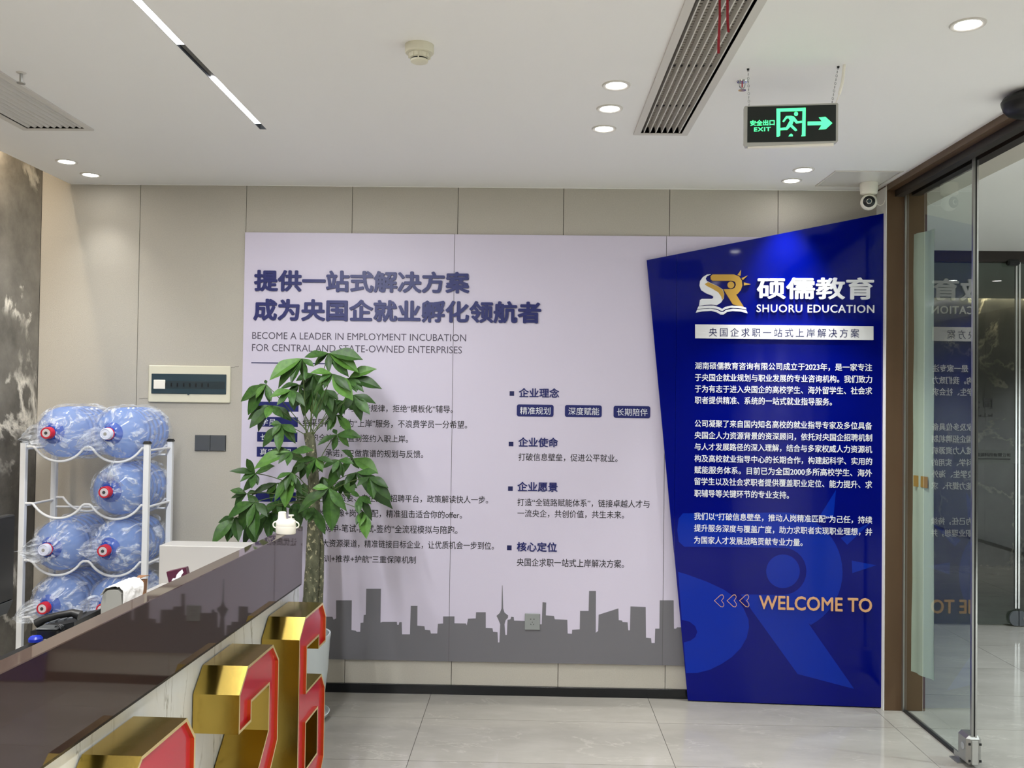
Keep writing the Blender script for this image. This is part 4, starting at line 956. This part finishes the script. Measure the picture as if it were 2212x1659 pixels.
# ------------------------------------------------------------ water rack and bottles
RK = thing('bottle_rack', (-2.25, 4.8, 0), 'white metal rack holding large blue water bottles by the back wall', 'rack')
rx = (-2.565, -1.935); ry = (4.65, 4.955); rt = 1.385
for x in rx:
    for y in ry:
        po = obj('post', MB().box((x - .014, y - .014, 0), (x + .014, y + .014, rt), ch=.002), 'rack', RK)
        obj('end_cap', MB().add([(x - .018, y - .018, rt), (x + .018, y - .018, rt), (x + .018, y + .018, rt), (x - .018, y + .018, rt), (x - .011, y - .011, rt + .014), (x + .011, y - .011, rt + .014), (x + .011, y + .011, rt + .014), (x - .011, y + .011, rt + .014)], [(3, 2, 1, 0), (4, 5, 6, 7), (0, 1, 5, 4), (1, 2, 6, 5), (2, 3, 7, 6), (3, 0, 4, 7)]), 'black', po)
rows = [1.438, 1.150, .862, .575]; cols = [-2.385, -2.09]
BR = .134
for r, zc in enumerate(rows + [.27]):
    zbar = zc - .075
    for yy, nm in ((ry[0], 'front_bar'), (ry[1], 'rear_bar')):
        pts = []
        n = 48
        for i in range(n + 1):
            x = rx[0] + .012 + (rx[1] - rx[0] - .024) * i / n
            dz = 0
            for c in cols:
                q = .148 ** 2 - (x - c) ** 2
                if q > 0: dz = max(dz, math.sqrt(q) - .075)
            pts.append((x, yy, zbar - dz))
        obj(nm, MB().tube(pts, .0065, 10), 'rack', RK)
    for x in rx:
        obj('side_bar', MB().tube([(x, ry[0], zbar - .012), (x, ry[1], zbar - .012)], .0065, 10), 'rack', RK)
    obj('cross_bar', MB().tube([(rx[0], ry[1], zbar - .05), (rx[1], ry[1], zbar - .05)], .0055, 10), 'rack', RK)
# prototype bottle: axis +y, cap front at y=0
def make_bottle(capm):
    t = thing('water_bottle', (0, 0, 0))
    pr = [(.030, .035), (.031, .055), (.045, .068), (.085, .095), (.115, .125), (.128, .155), (BR - .004, .17), (BR - .004, .185)]
    y = .185
    for k in range(5):
        pr += [(BR - .011, y + .006), (BR - .011, y + .012), (BR - .003, y + .02), (BR - .003, y + .045)]; y += .052
    pr += [(BR - .004, y + .01), (.12, y + .03), (.09, y + .035), (0, y + .028)]
    obj('bottle_body', MB().lathe(pr, 40, axis='Y'), 'bottle', t)
    obj('bottle_neck', MB().lathe([(.033, .036), (.034, .052), (.055, .070), (.056, .073), (.03, .056)], 28, axis='Y'), 'bottle_neck', t)
    cp = obj('cap', MB().lathe([(.0, .003), (.022, .003), (.0235, 0), (.0275, .001), (.029, .006), (.030, .04), (.027, .041)], 28, axis='Y'), capm, t)
    obj('cap_seal', MB().lathe([(.0, .001), (.019, .0012), (.021, .0028)], 24, axis='Y'), 'cap_seal' if capm != 'cap_white' else 'cap_white', cp)
    obj('seal_mark', MB().lathe([(.0045, -.0005), (.008, -.0005), (.008, .001), (.0045, .001)], 16, axis='Y'), 'bezel' if capm == 'cap_red' else 'alum', cp)
    if capm == 'cap_white': obj('neck_band', MB().lathe([(.0305, .028), (.0315, .03), (.0315, .044), (.03, .045)], 28, axis='Y'), 'cap_red', cp)
    return t
def make_bag(t, seed, tail_ang, tail_len, reach):
    # crumpled film tube with gathered mouth round the neck
    n, N = 72, 30; vs = []
    for i in range(N + 1):
        s = i / N
        y = .028 + s * (.50 - .028)
        base = BR + .006
        if y < .17: base = .034 + (BR + .004 - .034) * math.sin(min(1, (y - .028) / .142) * math.pi / 2) ** .8
        if y > .47: base = BR * (1 - ((y - .47) / .03) ** 2 * .5)
        for k in range(n):
            a = 2 * math.pi * k / n
            nz = noise.noise(Vector((math.cos(a) * 3.4 + seed, y * 14, math.sin(a) * 3.4)))
            nz2 = noise.noise(Vector((math.cos(a) * 9 + seed, y * 9, math.sin(a) * 9)))
            r = base + .010 * nz + .006 * nz2 + .003
            vs.append((r * math.cos(a), y, r * math.sin(a)))
    fs = [(i * n + k, i * n + (k + 1) % n, (i + 1) * n + (k + 1) % n, (i + 1) * n + k) for i in range(N) for k in range(n)]
    obj('plastic_bag', MB().add(vs, fs, False), 'film', t)
    # loose gathered tail: a ragged fan of film from the neck outwards
    vs = []; A, Bn = 26, 12
    d = Vector((math.cos(tail_ang), 0, math.sin(tail_ang))); e = Vector((-d.z, 0, d.x))
    for j in range(Bn + 1):
        v = j / Bn
        for i in range(A + 1):
            u = i / A * 2 - 1
            wdt = (.05 + .035 * math.sin(v * 3.0)) if v > .12 else .05
            rag = .012 * noise.noise(Vector((u * 4, seed, 1))) * v * 3
            pz = .018 * noise.noise(Vector((u * 5 + seed, v * 3, 2))) * (1 + v) + .006 * math.sin(u * 22 + seed) * v
            L_ = reach * (1 - .25 * abs(u)) + rag
            p = d * (.03 + L_ * v) + e * (u * wdt * (1 - .7 * v)) + Vector((0, .075 - .05 * math.sin(v * 2.4) - tail_len * v + pz, 0))
            vs.append(tuple(p))
    fs = [(j * (A + 1) + i, j * (A + 1) + i + 1, (j + 1) * (A + 1) + i + 1, (j + 1) * (A + 1) + i) for j in range(Bn) for i in range(A)]
    obj('bag_tail', MB().add(vs, fs, False), 'film_tail', t)
M['film_tail'] = film('film_tail', .25, .8)
proto = {}
BT = [(0, 0, 'cap_red', 'top left blue water bottle with red cap, on top of the rack', 195, .12),
      (1, 0, 'cap_white', 'top right blue water bottle with clear white cap, on top of the rack', 205, .15),
      (1, 1, 'cap_red', 'blue water bottle with red cap alone in the second row', 75, .13),
      (0, 2, 'cap_white', 'blue water bottle with white cap in the third row by the left post', 185, .10),
      (1, 2, 'cap_red', 'blue water bottle with red cap in the third row, right of the white capped one', 178, .10),
      (0, 3, 'cap_red', 'blue water bottle with red cap in the bottom visible row by the left post', 200, .13),
      (1, 3, 'cap_red', 'blue water bottle half hidden behind the draped paper, bottom right of the rack', 175, .10)]
for i, (c, r, capm, lab, ta, rc) in enumerate(BT):
    if capm not in proto: t = make_bottle(capm); proto[capm] = t
    else:
        t = copy_tree(proto[capm])
        for ch in [x for x in C.objects if x.parent == t and x.name.split('.')[0] in ('plastic_bag', 'bag_tail')]: bpy.data.objects.remove(ch)
    W[t.name] = Vector((0, 0, 0))
    make_bag(t, i * 3.1, math.radians(ta), .03, rc)
    tag(t, lab, 'water bottle', 'wrapped water bottles on the rack')
    t.location = (cols[c] + .0, 4.515, rows[r])
    t.rotation_euler = (0, random.uniform(0, 6) * 0, math.radians(random.uniform(-1.5, 1.5)))
# ------------------------------------------------------------ potted plant
PC = Vector((-1.16, 4.7, 0))
PL = thing('potted_tree', PC, 'money tree with drooping palmate leaves in a white pot behind the desk end', 'potted plant')
TP = Matrix.Translation(PC)
obj('pot', MB().lathe([(.0, .02), (.10, .02), (.115, .03), (.135, .12), (.15, .25), (.158, .40), (.162, .425), (.16, .432), (.152, .43), (.15, .41), (.146, .38), (0, .38)], 48, TP), 'pot', PL)
obj('saucer', MB().lathe([(.0, .002), (.125, .002), (.155, .02), (.162, .036), (.158, .037), (.15, .022), (.12, .018), (0, .018)], 48, TP), 'pot', PL)
obj('soil', MB().lathe([(0, .385), (.146, .381)], 32, TP), 'soil', PL)
def zz6(x, y): return (440 + x / 2.963, 740 + y / 2.963)
def trunk(pxs, d, rad, nm='trunk'):
    pts = [onY(a, b, d) for a, b in pxs]; pts.append(Vector((pts[-1].x, d, .37)))
    path = []; rr = []
    for i in range(len(pts) - 1):
        for k in range(4):
            f = k / 4; p = pts[i].lerp(pts[i + 1], f); path.append(p); rr.append((rad[i] * (1 - f) + rad[i + 1] * f) * (1 + .05 * noise.noise(p * 20)))
    path.append(pts[-1]); rr.append(rad[-1])
    return obj(nm, MB().tube(path, rr, 18), 'bark', PL)
trunk([(666.5, 934), (671, 960), (676, 1020), (679, 1080), (677, 1160), (674, 1240), (670, 1300)], 4.7, [.026, .026, .028, .029, .033, .037, .038, .04])
trunk([(688, 1128), (691, 1180), (690, 1250), (688, 1300)], 4.74, [.014, .022, .022, .023, .025])
# leaflet mesh (unit length along +x, curved)
def leaflet(wd, curl, fold):
    N = 9; vs = []; prof = [0, .28, .55, .8, .96, 1.0, .9, .66, .34, 0.0]
    for i in range(N + 1):
        s = i / N; z = -curl * s * s; w_ = prof[i] * wd / 2
        if i in (0, N): vs.append((s, 0, z)); continue
        vs += [(s, -w_, z + fold * w_ + .012 * math.sin(i * 1.7)), (s, -w_ * .5, z + fold * w_ * .55), (s, 0, z), (s, w_ * .5, z + fold * w_ * .55), (s, w_, z + fold * w_ + .012 * math.cos(i * 1.3))]
    fs = []
    for k in range(4): fs.append((0, 1 + k, 2 + k))
    for i in range(1, N - 1):
        a = 1 + (i - 1) * 5; b = a + 5
        for k in range(4): fs.append((a + k, b + k, b + k + 1, a + k + 1))
    a = 1 + (N - 2) * 5; e = a + 5
    for k in range(4): fs.append((a + k, e, a + k + 1))
    n = len(vs); vs2 = [(x, y, z - .006) for x, y, z in vs]
    # rim joins the two sides so that the blade has a thickness
    left = [0] + [1 + 5 * i for i in range(N - 1)] + [n - 1]; right = [0] + [5 + 5 * i for i in range(N - 1)] + [n - 1]
    fr = [(left[i], left[i + 1], left[i + 1] + n, left[i] + n) for i in range(N)] + [(right[i] + n, right[i + 1] + n, right[i + 1], right[i]) for i in range(N)]
    return vs + vs2, fs + [tuple(k + n for k in f[::-1]) for f in fs] + fr
lvar = []
for k in range(9):
    vs, fs = leaflet(.33 + .05 * (k % 3), .10 + .10 * (k % 4), .25 + .1 * (k % 3))
    me = _mesh('leaf', MB().add(vs, fs, True), ('leaf1', 'leaf2', 'leaf3')[(0, 1, 0, 1, 0, 2, 1, 0, 0)[k]])
    lvar.append(me)
CL = [  # cluster centre (zoom px), leaf tips, depth offset
    ((800, 68), [(650, 92), (1012, 106), (800, 182), (925, 215), (985, 185), (718, 115)], .02),
    ((630, 102), [(428, 230), (485, 270), (560, 255), (648, 232), (704, 152)], -.06),
    ((928, 228), [(1098, 168), (1132, 290), (1015, 305), (975, 310)], .05),
    ((822, 200), [(708, 322), (770, 290), (950, 362), (930, 300), (690, 190)], -.12),
    ((400, 268), [(240, 372), (285, 458), (325, 430), (330, 300), (395, 240), (420, 380)], .0),
    ((560, 305), [(470, 398), (580, 432), (640, 395), (430, 345), (600, 350)], -.1),
    ((430, 402), [(298, 540), (348, 556), (505, 478), (285, 490), (400, 480), (560, 500)], .03),
    ((498, 522), [(380, 662), (478, 690), (585, 640), (430, 520)], -.05),
    ((850, 462), [(792, 562), (943, 572), (900, 500), (800, 470)], .06),
    ((958, 335), [(1090, 382), (1060, 455), (1006, 492), (900, 400)], .0),
    ((885, 372), [(840, 470), (900, 450), (1010, 440), (800, 400)], .1),
    ((705, 200), [(620, 270), (680, 420), (720, 330), (760, 420), (640, 330)], .08),
    ((610, 270), [(540, 330), (500, 290), (640, 380), (660, 300)], .12),
    ((690, 300), [(640, 470), (720, 480), (760, 400), (600, 400)], .05),
    ((780, 300), [(740, 440), (820, 430), (860, 360), (830, 500)], -.02),
    ((330, 838), [(182, 820), (275, 745), (262, 942), (345, 905), (450, 790)], .02),
    ((560, 700), [(330, 800), (420, 700), (700, 690), (480, 770)], -.08),
    ((277, 968), [(172, 945), (178, 992), (330, 950)], .05),
    ((330, 1022), [(160, 1112), (235, 1205), (330, 1245), (402, 1105), (285, 1000), (280, 1180)], -.03),
    ((200, 1122), [(62, 1275), (150, 1275), (95, 1150), (222, 1268), (180, 1240)], .02),
    ((560, 832), [(455, 1010), (520, 1048), (625, 962), (470, 870), (590, 900)], -.15),
    ((720, 742), [(660, 862), (700, 830), (600, 760), (820, 760), (760, 830)], -.1),
    ((800, 932), [(608, 1082), (690, 1010), (822, 1200), (905, 1065), (700, 930)], -.18),
    ((868, 752), [(800, 925), (892, 862), (760, 800), (950, 770)], -.05),
    ((975, 832), [(1192, 1042), (1110, 832), (1062, 935), (1165, 960), (900, 900)], .0),
    ((1060, 860), [(1195, 1000), (1085, 1000), (1110, 940), (1170, 920)], -.06),
    ((1000, 985), [(1072, 1128), (978, 1085), (1035, 1060), (940, 960)], -.02),
    ((1020, 1080), [(1040, 1248), (1000, 1170)], -.02),
    ((955, 742), [(1110, 832), (890, 690), (990, 800)], .08),
    ((852, 590), [(830, 555), (735, 650), (1000, 605)], .0),
    ((705, 1055), [(772, 1215), (660, 1130)], -.12),
    ((650, 760), [(560, 850), (620, 870), (690, 850), (540, 720)], .1),
    ((470, 900), [(310, 970), (400, 960), (430, 1020), (520, 960)], .08),
    ((480, 1010), [(380, 1100), (450, 1130), (520, 1120), (560, 1060)], .1),
    ((430, 1090), [(350, 1230), (420, 1260), (470, 1220), (520, 1180)], .12),
    ((600, 1010), [(560, 1130), (610, 1180), (650, 1120), (660, 1050)], .14),
    ((290, 1110), [(200, 1230), (260, 1290), (330, 1290)], .14),
    ((760, 860), [(720, 1000), (790, 990), (830, 940)], .12),
    ((900, 880), [(870, 980), (930, 1000), (980, 930)], .14),
    ((640, 900), [(600, 1010), (650, 1040), (700, 980)], .15),
]
stub = onY(669, 942, 4.7); low = onY(680, 1085, 4.7); mid_ = onY(676, 1020, 4.7)
up_n = len(CL)
for ci, (c, tips, dz) in enumerate(CL):
    d = 4.7 + dz * 1.1
    cp = onY(*zz6(*c), d)
    root = (stub if c[1] < 560 else (mid_ if c[1] < 800 else low)) + Vector((random.uniform(-.015, .015), random.uniform(-.02, .0), random.uniform(-.02, .03)))
    md = root.lerp(cp, .5) + Vector((0, 0, .05 if c[1] > 560 else .02)); md.z = max(md.z, (root.z + cp.z) / 2)
    pts = [root * (1 - s) ** 2 + md * 2 * s * (1 - s) + cp * s * s for s in [k / 7 for k in range(8)]]
    obj('petiole', MB().tube(pts, .0022, 6), 'petiole', PL)
    tips = list(tips)
    for e_ in range(2):
        an = random.uniform(0, 2 * math.pi); ln = random.uniform(70, 115); tips.append((c[0] + ln * math.cos(an), c[1] + 30 + .7 * ln * abs(math.sin(an))))
    for tpx in tips:
        tip = onY(*zz6(*tpx), d + random.uniform(-.07, .04))
        v = tip - cp; L_ = v.length
        if L_ < .01: continue
        xa = v.normalized(); side = xa.cross(Vector((random.uniform(-.3, .3), -.75, .65))).normalized()
        za = xa.cross(side).normalized()
        if za.z < 0: za = -za; side = -side
        k = random.randrange(9)
        o = bpy.data.objects.new('leaf', lvar[k]); C.objects.link(o); o.parent = PL
        curl = .10 + .10 * (k % 4)
        xa2 = (xa + za * curl * .8).normalized(); za2 = xa2.cross(side).normalized(); 
        if za2.dot(za) < 0: za2 = -za2
        sd = za2.cross(xa2)
        R3 = Matrix((xa2, sd, za2)).transposed().to_4x4()
        wsc = max(1.0, min(1.6, .09 / L_)) * random.uniform(.9, 1.1)
        o.matrix_local = Matrix.Translation(cp - PC) @ R3 @ Matrix.Diagonal((L_ * 1.03, L_ * wsc * 1.05, L_, 1))
# ------------------------------------------------------------ paper banner behind the glass
t = thing('hanging_banner', (2.06, 4.88, .223), 'tall pale paper banner hanging behind the fixed glass panel', 'banner')
a = Vector((2.032, 4.965, 0)); b = Vector((2.078, 4.80, 0)); vs = []; n, m_ = 10, 24
zlo_, zhi_ = .223, 2.545
for j in range(m_ + 1):
    for i in range(n + 1):
        p = a.lerp(b, i / n); k = .006 * math.sin(i * .9 + j * .1) + .004 * noise.noise(Vector((i * .4, j * .3, 0)))
        vs.append((p.x + .006 + k, p.y, zlo_ + (zhi_ - zlo_) * j / m_))
n0 = len(vs); vs += [(x + .0015, y, z) for x, y, z in vs]
q = [(j * (n + 1) + i, j * (n + 1) + i + 1, (j + 1) * (n + 1) + i + 1, (j + 1) * (n + 1) + i) for j in range(m_) for i in range(n)]
obj('banner_sheet', MB().add(vs, q + [tuple(k + n0 for k in f[::-1]) for f in q], True), 'paper', t)
zo = onY(1980, 1052, 4.9).z; z1_ = onY(1980, 1028, 4.9).z
obj('orange_label', MB().add([(a.lerp(b, s).x + .002 + .006 * 0 - .002 * w_, a.lerp(b, s).y, zz) for w_ in (0, 1) for s in (.12, .75) for zz in (zo, z1_)], [(0, 1, 3, 2), (4, 6, 7, 5), (0, 2, 6, 4), (1, 5, 7, 3), (0, 4, 5, 1), (2, 3, 7, 6)]), 'orange', t)
sc.cycles.max_bounces = 10; sc.cycles.diffuse_bounces = 5; sc.cycles.glossy_bounces = 5; sc.cycles.transparent_max_bounces = 24; sc.cycles.sample_clamp_indirect = 6.0
